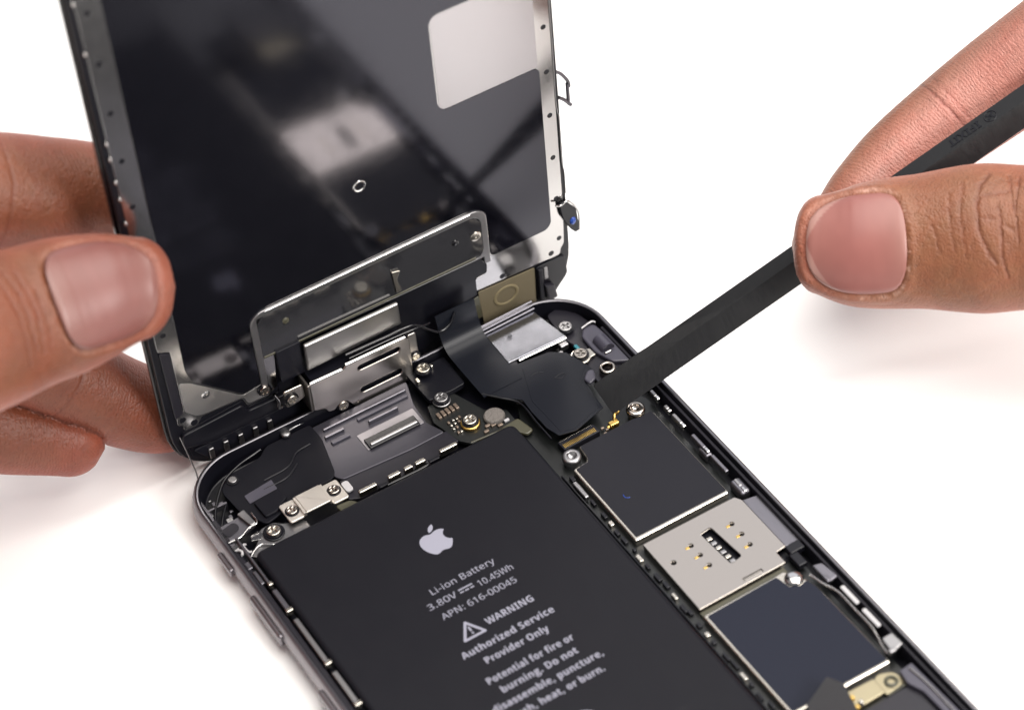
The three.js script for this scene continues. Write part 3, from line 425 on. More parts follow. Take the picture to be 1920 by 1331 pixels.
  part('coax_wire', [tube([[-6.8, 14.0, 2.6], [0, 13.9, 2.7], [6.1, 13.6, 2.8], [8.4, 11.4, 3.0], [10.4, 9.8, 3.2], [12.4, 10.1, 3.0], [14, 11.6, 2.2]], 0.24, 60), tube([[-6.4, 13.2, 2.9], [2, 13.2, 3.0], [6.4, 12.9, 3.0], [9, 12.2, 2.6]], 0.2, 40)], m.gloss, scr);
  // steel bracket in front
  const bh = [slot(-5.0, 11.15, 1.8, 11.1, 0.62), slot(-5.0, 5.85, 1.6, 5.9, 0.7), circ(2.9, 3.75, 0.42), circ(-6.4, 3.7, 0.46)];
  part('earpiece_bracket', face([[-14.5, 12.6], [-8.3, 12.4], [-7.6, 13.1], [3.5, 12.9], [4.3, 12.2], [4.2, 2.9], [-6.6, 2.9], [-7.4, 3.4], [-8.4, 5.1], [-10, 5.1], [-10.8, 4.3], [-11.9, 4.5], [-12.4, 5.6], [-14.4, 6.3]], 3.65, 4.0, { r: 0.3, bev: 0.15, holes: bh }), m.bright, scr, { label: 'bent steel bracket with two long slots' });
  part('bracket_edge', [tube([[-14.3, 12.65, 3.75], [-8.4, 12.5, 3.75]], 0.3, 6), tube([[-7.6, 13.15, 3.75], [3.6, 13.0, 3.75]], 0.3, 6)], m.chrome, scr);
  part('bracket_back', face([[-13.8, 12.3], [3.9, 12.6], [3.9, 3.4], [-6.6, 3.3], [-13.4, 6.4]], 0.1, 3.2, { r: 0.3 }), m.black, scr);
  part('bracket_side', box(-14.9, -14.4, 6.2, 12.4, 0.4, 3.9, 0.15), m.warmDark, scr);
  part('bracket_flange', [face([[4.3, 12.5], [5.9, 12.4], [6.0, 6.6], [5.4, 5.8], [4.5, 6]], 3.0, 3.35, { r: 0.4, bev: 0.12 })], m.bright, scr);
  part('bracket_tab', face([[-18.7, 12.2], [-15.1, 12.1], [-14.9, 9.2], [-16.4, 8.6], [-18.6, 8.4]], 2.3, 2.7, { r: 0.5, bev: 0.15 }), m.nickel, scr);
  screw(scr, 'mid', [-17.5, 10.2, 2.6], m.nickel, true); screw(scr, 'mid', [-21.0, 12.4, 0.15], m.warm, true, 0.7); screw(scr, 'mid', [-9.2, 4.35, 3.5], m.nickel, true); screw(scr, 'small', [5.2, 7.2, 3.2], m.nickel, true, 0.2);
  part('tab_spring', tube([[-19.8, 11.2, 1.2], [-19.3, 9.6, 1.5], [-19.5, 8.3, 1.6], [-19.0, 8.0, 1.4]], 0.35, 20), m.steel, scr);
  // lower black frame with five little pads
  part('lower_frame', face([[-36.4, 10.9], [-25.4, 11.5], [-24.4, 9.6], [-16, 9.4], [-15.4, 6.8], [-31.6, 6.6], [-36.4, 8]], 0.06, 0.7, { r: 0.5, bev: 0.15 }), m.black, scr);
  part('lower_ledge', face([[-35, 6.4], [-15.4, 6.6], [-15.4, 1.6], [-31.6, 1.4]], 0.06, 0.5, { r: 0.5, bev: 0.15 }), m.matt, scr);
  for (let i = 0; i < 5; i++) part('spring_pad', face(rect(-32.6 + i * 2.72, 3.2, -31.7 + i * 2.72, 5.5), 0.5, 1.0, { r: 0.15, bev: 0.15 }), m.steelDull, scr);
  part('loose_strand', tube([[-36.8, 11.1, 0.6], [-35.9, 4.3, 0.9], [-35.7, 1.4, 1.4], [-36.2, 0.4, 2.6]], 0.13, 24, 6), m.steelDull, scr);
  part('frame_seam', tube([[-32.6, 1.6, 0.6], [-24, 1.1, 0.7], [-19.6, 0.9, 0.8]], 0.16, 20), m.dark, scr);
  // amber film with the ring showing through, right of the ribbon
  part('amber_film', face([[19.7, 11.2], [30.8, 10.7], [30.6, 2.6], [20.2, 2.2], [20.2, 3.4]], 0.1, 0.3, { r: 0.3, bev: 0.05 }), m.amber, scr);
  part('film_ring', new THREE.TorusGeometry(1.9, 0.28, 10, 36).scale(1.15, 1, 0.5).translate(24.9, 7.6, 0.32), mat([0.17, 0.14, 0.08], 0.5, 0, { specularIntensity: 0.4 }), scr);
  part('film_flap', face([[15.8, 9.6], [19.8, 10.4], [20.0, 5.2], [17.2, 5.2]], 0.1, 0.4, { r: 0.4, bev: 0.1 }), m.olive, scr);
  part('right_frame', [face([[31, 10.5], [36.8, 10.5], [37.2, 6], [33, 1.2], [31, 2]], 0.0, 0.35, { r: 0.8, bev: 0.12 })], m.black, scr);
  part('frame_post', face(rect(31.2, 2.6, 32.1, 10.2), 0.3, 0.9, { r: 0.2, bev: 0.15 }), m.matt, scr);
  part('frame_slot', face(rect(32.5, 7.0, 33.2, 9.8), 0.3, 0.5, { r: 0.25, bev: 0.06 }), m.steelDull, scr);
  part('frame_clip', face([[32.1, 6.3], [33.9, 5.7], [34.4, 2.6], [32.5, 2.3]], 0.4, 1.4, { r: 0.3, bev: 0.2 }), m.dark, scr);
}

// ---------------------------------------------------------------- prying tool
{
  const t = thing('pry_tool', 'black plastic pry stick held by the right hand, its flat tip on the board', 'pry tool', [27.1, 6, 27.9]);
  const A = new THREE.Vector3(27.6, 5.75, 27.6), B = new THREE.Vector3(62.3, 20.7, 34.5), C = new THREE.Vector3(103.4, 37.6, 39.3);
  const dir = C.clone().sub(A).normalize();
  // cross-section: a flat bar with a ridge along each broad side; side points to the upper edge, up out of the broad side
  const side = new THREE.Vector3().crossVectors(dir, new THREE.Vector3(-0.28, 0.76, 0.58)).normalize(); if (side.y < 0) side.negate();
  const up = new THREE.Vector3().crossVectors(dir, side).normalize(); if (up.y < 0) up.negate();
  const at = (s, a, b) => A.clone().lerp(C, s / A.distanceTo(C)).addScaledVector(side, a).addScaledVector(up, b).toArray();
  const rings = [];
  // [distance from the tip, half width, ridge place, ridge height, edge height]
  const prof = [[0, 2.7, 0.4, 0.3, 0.22], [0.5, 2.95, 0.4, 0.4, 0.3], [5, 3.0, 0.4, 0.75, 0.4], [9.2, 3.05, 0.4, 1.0, 0.5], [10.6, 2.95, 0.5, 1.05, 0.6], [16, 2.95, 0.6, 1.5, 0.6], [26, 2.95, 0.55, 2.2, 0.5], [34, 2.95, 0.5, 2.35, 0.5], [80, 2.95, 0.5, 2.35, 0.5], [140, 2.95, 0.5, 2.35, 0.5], [143, 2.4, 0.4, 1.9, 0.4]];
  const ridge = 0.5, RH = 2.35;
  for (const [s, h, rp, rh, e] of prof) { const k = 0.32; rings.push([at(s, -h, -e), at(s, -h, e), at(s, rp - k, rh - 0.06), at(s, rp + k * 0.4, rh), at(s, h - 0.1, e + 0.12), at(s, h, e), at(s, h, -e), at(s, rp, -rh)]); }
  const g = toCreasedNormals(skin(rings, true, true).toNonIndexed(), 0.42);
  const fine = noiseTex(256, (x, y) => 0.5 + 0.5 * L2(x / 1.5, y / 1.5));
  { const q = g.attributes.position, uv = []; for (let i = 0; i < q.count; i++) uv.push(q.getX(i) * 0.9, q.getZ(i) * 0.9 + q.getY(i) * 0.5); g.setAttribute('uv', new THREE.Float32BufferAttribute(uv, 2)); }
  const scuff = noiseTex(256, (x, y) => 0.6 + 0.25 * L1(x / 9, y / 2) + 0.25 * L2(x / 3, y / 1.2)); scuff.repeat.set(0.06, 0.06);
  const tool = mat([0.011, 0.011, 0.012], 0.44, 0, { specularIntensity: 0.6, roughnessMap: scuff, bumpMap: scuff, bumpScale: 0.00002 }); part('stick', g, tool, t);
  part('step_mark', tube([at(39.6, 2.6, 0.98), at(38.9, 1.9, 1.48), at(39.2, 1.2, 1.98), at(40.0, 0.7, 2.36)], 0.09, 16, 6), m.black, t);
  // moulded lettering and emblem on the upper face
  const font = await new FontLoader().loadAsync('fonts/droid/droid_sans_bold.typeface.json');
  const letters = new TextGeometry('IFIXIT', { font, size: 1.5, depth: 0.12, curveSegments: 4, bevelEnabled: false }); letters.computeBoundingBox();
  const tilt = Math.atan2(RH - 0.5, 2.95 - ridge), nF = up.clone().multiplyScalar(Math.cos(tilt)).addScaledVector(side, Math.sin(tilt)), xF = dir.clone().negate(), yF = new THREE.Vector3().crossVectors(nF, xF);
  const basis = new THREE.Matrix4().makeBasis(xF, yF, nF), place = (gg, s) => { gg.applyMatrix4(basis); gg.translate(...at(s, (2.95 + ridge) / 2, (RH + 0.5) / 2 + 0.03)); return gg; };
  letters.translate(0, -0.75, 0);
  part('raised_lettering', place(letters, 75.6), m.black, t);
  part('raised_emblem', place(mergeGeometries([new THREE.TorusGeometry(1.25, 0.13, 6, 28).toNonIndexed(), new THREE.BoxGeometry(1.9, 0.45, 0.2).rotateZ(0.78).toNonIndexed(), new THREE.BoxGeometry(1.9, 0.45, 0.2).rotateZ(-0.78).toNonIndexed()]).scale(0.85, 0.85, 1), 77.6), m.black, t);
}

// ---------------------------------------------------------------- hands
const V = (a) => new THREE.Vector3(...a);
function makeDigit(pts, n, flat = 0.82, step = 0.9) {
  const curve = new THREE.CatmullRomCurve3(pts.map((p) => V(p)), false, 'centripetal'), len = curve.getLength(), N = Math.ceil(len / step), lens = [0];
  const acc = curve.getLengths(400), K = pts.length - 1, arcAt = (i) => acc[Math.round(i / K * 400)];   // arc length at control point i
  const S = [];
  for (let i = 0; i <= N; i++) {
    const u = i / N, p = curve.getPointAt(u), t = curve.getTangentAt(u), s = u * len;
    let j = 0; while (j < K - 1 && arcAt(j + 1) < s) j++;
    const f = Math.min(1, Math.max(0, (s - arcAt(j)) / (arcAt(j + 1) - arcAt(j))));
    let r;
    if (j === K - 1) r = pts[j][3] * Math.sqrt(Math.max(0, 1 - f * f));
    else { const p0 = pts[Math.max(0, j - 1)][3], p1 = pts[j][3], p2 = pts[j + 1][3], p3 = j + 2 <= K - 1 ? pts[j + 2][3] : p2 - (p1 - p2); r = 0.5 * (2 * p1 + (p2 - p0) * f + (2 * p0 - 5 * p1 + 4 * p2 - p3) * f * f + (3 * p1 - p0 - 3 * p2 + p3) * f * f * f); }
    const nn = V(n).addScaledVector(t, -V(n).dot(t)).normalize(), b = new THREE.Vector3().crossVectors(t, nn);
    S.push({ p, t, n: nn, b, r: Math.max(r, 0.25), d: Math.max(r * flat, 0.22), s: len - s });     // s counts from the tip
  }
  const lo = V([1e9, 1e9, 1e9]), hi = V([-1e9, -1e9, -1e9]); S.forEach((q) => { lo.min(q.p.clone().subScalar(q.r)); hi.max(q.p.clone().addScalar(q.r)); });
  return { S, lo, hi, len };
}
const hit = { s: 0, l: 0, a: 0, q: null };
function digitDist(D, x, y, z) {
  const S = D.S; let best = 1e18, bi = 0;
  for (let i = 0; i < S.length; i++) { const p = S[i].p, dx = x - p.x, dy = y - p.y, dz = z - p.z, d = dx * dx + dy * dy + dz * dz; if (d < best) { best = d; bi = i; } }
  const q = S[bi], p = q.p, dx = x - p.x, dy = y - p.y, dz = z - p.z;
  const along = dx * q.t.x + dy * q.t.y + dz * q.t.z, nb = S[along > 0 ? Math.min(bi + 1, S.length - 1) : Math.max(bi - 1, 0)], gap = Math.abs(q.s - nb.s) || 1, f = Math.min(1, Math.abs(along) / gap);
  const r = q.r + (nb.r - q.r) * f, d = q.d + (nb.d - q.d) * f;
  const lx = dx * q.b.x + dy * q.b.y + dz * q.b.z, ly = dx * q.n.x + dy * q.n.y + dz * q.n.z, over = bi === S.length - 1 && along > 0 ? along : bi === 0 && along < 0 ? -along : 0;
  hit.s = q.s + (nb.s - q.s) * f; hit.a = Math.atan2(lx / r, ly / d); hit.l = hit.a * (r + d) / 2;
  const k0 = Math.hypot(lx / r, ly / d, over / r), k1 = Math.hypot(lx / (r * r), ly / (d * d), over / (r * r));
  return k1 < 1e-6 ? -d : k0 * (k0 - 1) / k1;
}
function nailShape(N, s, l) { const a = (s - N.s0) / N.a, b = l / N.b; return Math.pow(Math.abs(a), a > 0 ? 4.5 : 2.1) + Math.pow(Math.abs(b), 2.4); }   // 1 on the outline
function makeHand({ name, label, base, digits, palm, tone, cell = 0.5, creases }) {
  const D = digits.map((d) => Object.assign(makeDigit(d.pts, d.n, d.flat), d));
  const C = palm.map(([a, b, ra, rb]) => ({ a: V(a), ab: V(b).sub(V(a)), ra, rb }));
  const capsule = (c, x, y, z) => { const px = x - c.a.x, py = y - c.a.y, pz = z - c.a.z, t = Math.min(1, Math.max(0, (px * c.ab.x + py * c.ab.y + pz * c.ab.z) / c.ab.lengthSq())); return Math.hypot(px - c.ab.x * t, py - c.ab.y * t, pz - c.ab.z * t) - (c.ra + (c.rb - c.ra) * t); };
  const smin = (a, b, k) => { const h = Math.max(k - Math.abs(a - b), 0) / k; return Math.min(a, b) - h * h * k / 4; };
  const kindR = name === 'right_hand';
  let who = 0, ws = 0, wl = 0, wa = 0;
  const field = (x, y, z, list) => {
    let pd = 1e9; for (const c of C) pd = smin(pd, capsule(c, x, y, z), 9);
    let d = 1e9, own = -1, ownD = 1e9; let s = 60, l = 0, a = 0;
    for (const i of list) {
      let e = digitDist(D[i], x, y, z);
      if (e < ownD) { ownD = e; own = i; s = hit.s; l = hit.l; a = hit.a; }
      const dg = D[i];
      if (dg.nail && e < 3) {                                          // the bed and the fold round the nail
        const q = nailShape(dg.nail, hit.s, hit.l);
        if (Math.abs(hit.a) < 1.75 && q < 3) { e += q < 1 ? 0.28 : 0.32 * Math.exp(-Math.pow((q - 1.0) / 0.16, 2)) - 0.22 * Math.exp(-Math.pow((q - 1.5) / 0.35, 2)); }
      }
      for (const w of dg.waist ?? []) e -= w[1] * Math.exp(-Math.pow((hit.s - w[0]) / w[2], 2)) * (w[3] ? 0.5 + 0.5 * Math.cos(hit.a - w[3]) : 1);
      const e2 = smin(e, pd, 8), gap = d - e2; d = Math.min(d, e2) + (i > 1 ? 0.55 * Math.exp(-gap * gap / 0.5) : 0);
    }
    if (!list.length) d = pd;
    who = own; ws = s; wl = l; wa = a; return d;
  };
  const lo = V([1e9, 1e9, 1e9]), hi = V([-1e9, -1e9, -1e9]);
  D.forEach((d) => { lo.min(d.lo); hi.max(d.hi); }); C.forEach((c) => { const e = c.a.clone().add(c.ab), r = Math.max(c.ra, c.rb); lo.min(c.a.clone().subScalar(r)).min(e.clone().subScalar(r)); hi.max(c.a.clone().addScalar(r)).max(e.clone().addScalar(r)); });
  lo.subScalar(4); hi.addScalar(4);
  const B = 8, n = hi.clone().sub(lo).divideScalar(cell * B).ceil(), nx = n.x * B + 1, ny = n.y * B + 1, nz = n.z * B + 1;
  const F = new Float32Array(nx * ny * nz).fill(1e3), diag = cell * B * 0.87, all = D.map((_, i) => i), id = (i, j, k) => (k * ny + j) * nx + i, active = [];
  for (let c = 0; c < n.z; c++) for (let b = 0; b < n.y; b++) for (let a = 0; a < n.x; a++) {
    const cx = lo.x + (a + 0.5) * B * cell, cy = lo.y + (b + 0.5) * B * cell, cz = lo.z + (c + 0.5) * B * cell;
    const near = all.filter((i) => digitDist(D[i], cx, cy, cz) < diag * 1.6 + 5);
    const f = field(cx, cy, cz, near);
    if (Math.abs(f) > diag * 1.6 + 2) { if (f < 0) for (let k = 0; k <= B; k++) for (let j = 0; j <= B; j++) for (let i = 0; i <= B; i++) { const q = id(a * B + i, b * B + j, c * B + k); if (F[q] === 1e3) F[q] = f; } continue; }
    active.push([a, b, c]);
    for (let k = 0; k <= B; k++) for (let j = 0; j <= B; j++) for (let i = 0; i <= B; i++) { const X = a * B + i, Y = b * B + j, Z = c * B + k; F[id(X, Y, Z)] = field(lo.x + X * cell, lo.y + Y * cell, lo.z + Z * cell, near); }
  }
  // surface nets
  const vid = new Map(), pos = [], idx = [], uv = [], col = [];
  const cellsOf = (fn) => { for (const [a, b, c] of active) for (let k = 0; k < B; k++) for (let j = 0; j < B; j++) for (let i = 0; i < B; i++) fn(a * B + i, b * B + j, c * B + k); };
  cellsOf((i, j, k) => {
    let mask = 0; const v = []; for (let q = 0; q < 8; q++) { const f = F[id(i + (q & 1), j + (q >> 1 & 1), k + (q >> 2))]; v.push(f); if (f < 0) mask |= 1 << q; }
    if (mask === 0 || mask === 255) return;
    let x = 0, y = 0, z = 0, m = 0;
    for (let q = 0; q < 8; q++) for (const ax of [1, 2, 4]) if (!(q & ax)) { const r = q | ax; if ((v[q] < 0) !== (v[r] < 0)) { const t = v[q] / (v[q] - v[r]); x += (q & 1) + (ax === 1 ? t : 0); y += (q >> 1 & 1) + (ax === 2 ? t : 0); z += (q >> 2) + (ax === 4 ? t : 0); m++; } }
    const P = [lo.x + (i + x / m) * cell, lo.y + (j + y / m) * cell, lo.z + (k + z / m) * cell];
    vid.set(id(i, j, k), pos.length / 3); pos.push(...P);
    field(P[0], P[1], P[2], all);
    const lanes = who === 0 ? [0, 0.5] : [0.5, 0.4];
    uv.push(Math.min(ws, 108) / 110, lanes[0] + lanes[1] * Math.min(0.995, Math.max(0.005, 0.5 + wl / 64)));
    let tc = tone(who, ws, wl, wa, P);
    if (who >= 0 && D[who].nail && Math.abs(wa) < 1.8) { const q = nailShape(D[who].nail, ws, wl), up = ws > D[who].nail.s0 ? 1 : 0.35; tc = tc.map((v, i) => v * (1 - [0.16, 0.28, 0.3][i] * Math.exp(-Math.pow((q - 1.0) / 0.14, 2))) + [0.2, 0.15, 0.13][i] * up * (kindR ? 1 : 0.4) * Math.exp(-Math.pow((q - 1.22) / 0.1, 2)) * Math.max(0, 2.2 * L1(P[0] * 1.7, P[1] * 1.7 + P[2]) - 0.5)); }
    col.push(...tc);
  });
  cellsOf((i, j, k) => {
    const f = F[id(i, j, k)] < 0;
    const quad = (g, a, b, c, d) => { const A = vid.get(a), Bq = vid.get(b), Cq = vid.get(c), Dq = vid.get(d); if (A === undefined || Bq === undefined || Cq === undefined || Dq === undefined) return; g ? idx.push(A, Bq, Cq, A, Cq, Dq) : idx.push(A, Cq, Bq, A, Dq, Cq); };
    if (j && k && f !== (F[id(i + 1, j, k)] < 0)) quad(f, id(i, j - 1, k - 1), id(i, j, k - 1), id(i, j, k), id(i, j - 1, k));
    if (i && k && f !== (F[id(i, j + 1, k)] < 0)) quad(f, id(i - 1, j, k - 1), id(i - 1, j, k), id(i, j, k), id(i, j, k - 1));
    if (i && j && f !== (F[id(i, j, k + 1)] < 0)) quad(f, id(i - 1, j - 1, k), id(i, j - 1, k), id(i, j, k), id(i - 1, j, k));
  });
  const g = new THREE.BufferGeometry(); g.setAttribute('position', new THREE.Float32BufferAttribute(pos, 3)); g.setAttribute('uv', new THREE.Float32BufferAttribute(uv, 2)); g.setAttribute('color', new THREE.Float32BufferAttribute(col, 3)); g.setIndex(idx); g.computeVertexNormals();
  const bump = skinRelief(creases);
  const o = thing(name, label, 'hand', base);
  part('skin', g, new THREE.MeshPhysicalMaterial({ color: 0xffffff, vertexColors: true, map: bump.tint, roughness: 0.5, bumpMap: bump.relief, bumpScale: 0.0005, side: THREE.DoubleSide, sheen: 0.25, sheenRoughness: 0.5, sheenColor: new THREE.Color(1, 0.6, 0.5) }), o);
  // nails
  D.forEach((d) => {
    if (!d.nail) return; const N = d.nail, na = 40, nb = 36, p = [], ix = [], cl = [];
    const surf = (s, l, h) => { let i = 0; while (i < d.S.length - 2 && d.S[i + 1].s > s) i++; const q = d.S[i], w = d.S[i + 1], f = Math.min(1, Math.max(0, (q.s - s) / (q.s - w.s))), r = q.r + (w.r - q.r) * f, dd = q.d + (w.d - q.d) * f, a = l / ((r + dd) / 2); return q.p.clone().lerp(w.p, f).addScaledVector(q.b, (r + h) * Math.sin(a)).addScaledVector(q.n, (dd + h) * Math.cos(a)); };
    for (const layer of [0, 1]) for (let i = 0; i <= na; i++) for (let j = 0; j <= nb; j++) {
      const u = -1 + 2 * i / na, ss = Math.sign(u) * Math.sin(Math.abs(u) * Math.PI / 2), wmax = Math.pow(Math.max(0, 1 - Math.pow(Math.abs(ss), ss > 0 ? 4.5 : 2.1)), 1 / 2.4), v = -1 + 2 * j / nb, s = N.s0 + ss * N.a * 1.0, l = v * wmax * N.b * 1.0;
      const edge = Math.min(1, (1 - Math.max(Math.abs(ss), Math.abs(v) * (wmax > 0.02 ? 1 : 0))) * 9);
      const P = surf(s, l, layer ? -0.35 : -0.12 + 0.30 * Math.sqrt(Math.max(0, edge))); p.push(P.x, P.y, P.z);
      const fe = 0.7 * N.free * Math.max(0, Math.min(1, (Math.hypot(ss, ss < 0 ? v * 0.98 : 0) - 0.968) * 28)) * (ss < -0.25 ? 1 : 0), lun = Math.exp(-Math.pow((ss - 0.95) / 0.22, 2)) * Math.exp(-Math.pow(v / 0.6, 2)), mid = 0.5 + 0.5 * Math.cos((ss + 0.1) * 2.2), n1 = L1(s * 1.3 + 9, l * 0.6 + 7) * 0.08;
      cl.push(N.tone[0] * (1 + fe * 0.6 + lun * 0.12 + n1), N.tone[1] * (0.92 + fe * 1.5 + lun * 0.3 + (1 - mid) * 0.14 + n1), N.tone[2] * (0.92 + fe * 1.5 + lun * 0.3 + (1 - mid) * 0.1 + n1));
    }
    const M = (na + 1) * (nb + 1);
    for (let i = 0; i < na; i++) for (let j = 0; j < nb; j++) { const a = i * (nb + 1) + j, b = a + 1, c = a + nb + 1, e = c + 1; ix.push(a, b, c, b, e, c, a + M, c + M, b + M, b + M, c + M, e + M); }
    const ng = new THREE.BufferGeometry(); ng.setAttribute('position', new THREE.Float32BufferAttribute(p, 3)); ng.setAttribute('color', new THREE.Float32BufferAttribute(cl, 3)); ng.setIndex(ix); ng.computeVertexNormals();
    part('nail', ng, new THREE.MeshPhysicalMaterial({ color: 0xffffff, vertexColors: true, roughness: 0.42, clearcoat: 0.16, clearcoatRoughness: 0.3, side: THREE.DoubleSide }), o);
  });
  return o;
}
// skin relief and tint: fine lines, fingertip ridges and creases, laid out along each finger
function skinRelief(creases) {
  const W = 1024, H = 1024, h = new Float32Array(W * H).fill(0.6);
  const Lf = lattice(256), Lg = lattice(64), perMM = W / 110;
  const lane = (v) => v < 0.5 ? [0, v / 0.5] : v < 0.9 ? [1, (v - 0.5) / 0.4] : [2, (v - 0.9) / 0.1];
  for (let y = 0; y < H; y++) for (let x = 0; x < W; x++) {
    const [d, t] = lane((y + 0.5) / H), l = (t - 0.5) * 64, s = x / perMM;
    const a = 0.5 - Math.abs(Lf(x * 0.55, l * 6) - 0.5), b = 0.5 - Math.abs(Lf(x * 0.35 + 90 + l * 2, l * 3.1 - x * 0.16) - 0.5);
    let v = 0.6 - 0.13 * Math.pow(2 * a, 6) - 0.14 * Math.pow(2 * b, 6) + 0.1 * (Lg(x * 0.12, l * 1.1) - 0.5);
    for (const r of creases.ridges) if (r.digit === d) { const m = Math.min(1, Math.max(0, (s - r.s0) / 3)) * Math.min(1, Math.max(0, (r.s1 - s) / 3)) * Math.exp(-Math.pow((l - r.l) / r.w, 2)); v += r.k * m * Math.sin(2 * Math.PI * (s + l * r.slant + 0.7 * Lg(x * 0.05, l * 0.4)) / r.period) * (0.4 + 0.6 * Lg(x * 0.08 + 30, l * 0.7)); }
    h[y * W + x] = v;
  }
  const yOf = (d, l) => (d === 0 ? 0 + 0.5 * (0.5 + l / 64) : 0.5 + 0.4 * (0.5 + l / 64)) * H;
  const tint = new Float32Array(W * H);
  for (const c of creases.lines) for (let i = 0; i + 1 < c.pts.length; i++) {
    const [s0, l0] = c.pts[i], [s1, l1] = c.pts[i + 1], vs = c.digit === 0 ? 0.5 * H / 64 : 0.4 * H / 64;
    const n = Math.ceil(Math.hypot((s1 - s0), (l1 - l0)) * 16);
    for (let k = 0; k <= n; k++) { const s = s0 + (s1 - s0) * k / n + 0.25 * (Lg(i * 7 + k * 0.12, 3) - 0.5), l = l0 + (l1 - l0) * k / n, cx = s * perMM, cy = yOf(c.digit, l), R = Math.ceil(c.w * perMM * 3);
      for (let yy = Math.floor(cy - R); yy <= cy + R; yy++) for (let xx = Math.floor(cx - R); xx <= cx + R; xx++) { if (xx < 0 || yy < 0 || xx >= W || yy >= H) continue; const dx = (xx - cx) / perMM, dy = (yy - cy) / vs, f = Math.exp(-(dx * dx + dy * dy) / (c.w * c.w)) * c.k * (0.6 + 0.4 * Lg(k * 0.05 + i * 3, 9)), q = yy * W + xx; tint[q] = Math.max(tint[q], f); } }
  }
  const A = new Uint8Array(W * H * 4), Bq = new Uint8Array(W * H * 4);
  for (let i = 0; i < W * H; i++) { const v = Math.max(0, Math.min(255, (h[i] - 0.45 * tint[i]) * 255)), t = tint[i], e = 1 + (h[i] - 0.6) * 0.5; A.set([v, v, v, 255], i * 4); Bq.set([Math.min(255, 240 * e - 26 * t), Math.min(255, 240 * e - 40 * t), Math.min(255, 240 * e - 38 * t), 255], i * 4); }
  const mk = (d, srgb) => { const t = new THREE.DataTexture(d, W, H); t.magFilter = THREE.LinearFilter; t.wrapS = t.wrapT = THREE.ClampToEdgeWrapping; if (srgb) t.colorSpace = THREE.SRGBColorSpace; t.needsUpdate = true; return t; };
  return { relief: mk(A), tint: mk(Bq, true) };
}
const toCam = [-0.316, 0.707, 0.633];
const mixc = (a, b, t) => a.map((v, i) => v + (b[i] - v) * Math.min(1, Math.max(0, t)));
const N3 = (P, f) => 0.5 * (L1(P[0] * f, P[1] * f + P[2] * f * 0.7) + L1(P[2] * f + 20, P[0] * f * 0.6 - P[1] * f + 20));
function toneOf(kind) {
  const brown = [0.252, 0.09, 0.04], pink = [0.52, 0.215, 0.168], red = [0.42, 0.135, 0.088];
  return (who, s, l, a, P) => {
    const dorsal = Math.abs(a) < 1.5 ? Math.cos(a) : 0, tip = Math.exp(-Math.pow(s / 9, 2));
    let c = mixc(pink, brown, dorsal * 1.2 + (who === 0 ? 0.25 : -0.05));
    c = mixc(c, red, tip * 0.55);
    if (who === 0) c = mixc(c, [0.21, 0.069, 0.028], 0.8 * Math.exp(-Math.pow((s - 26) / 8, 2)) * dorsal);
    const n = 0.76 + 0.3 * N3(P, 0.3) + 0.18 * N3(P, 0.11) + 0.08 * (N3(P, 2.1) - 0.5), n2 = N3(P, 0.8) - 0.5, n3 = N3(P, 0.19) - 0.5;
    if (kind === 'left') c = c.map((v, i) => v * [0.85, 0.71, 0.7][i]);  // weaker light on the left hand put into a darker, redder skin colour
    if (kind === 'left' && who > 1) c = [c[0] * 0.84, c[1] * 0.72, c[2] * 0.68];  // middle to little fingers: shade painted into the skin colour
    return [c[0] * n, c[1] * (n + 0.2 * n2 - 0.2 * n3), c[2] * (n + 0.24 * n2 - 0.24 * n3)];
  };
}
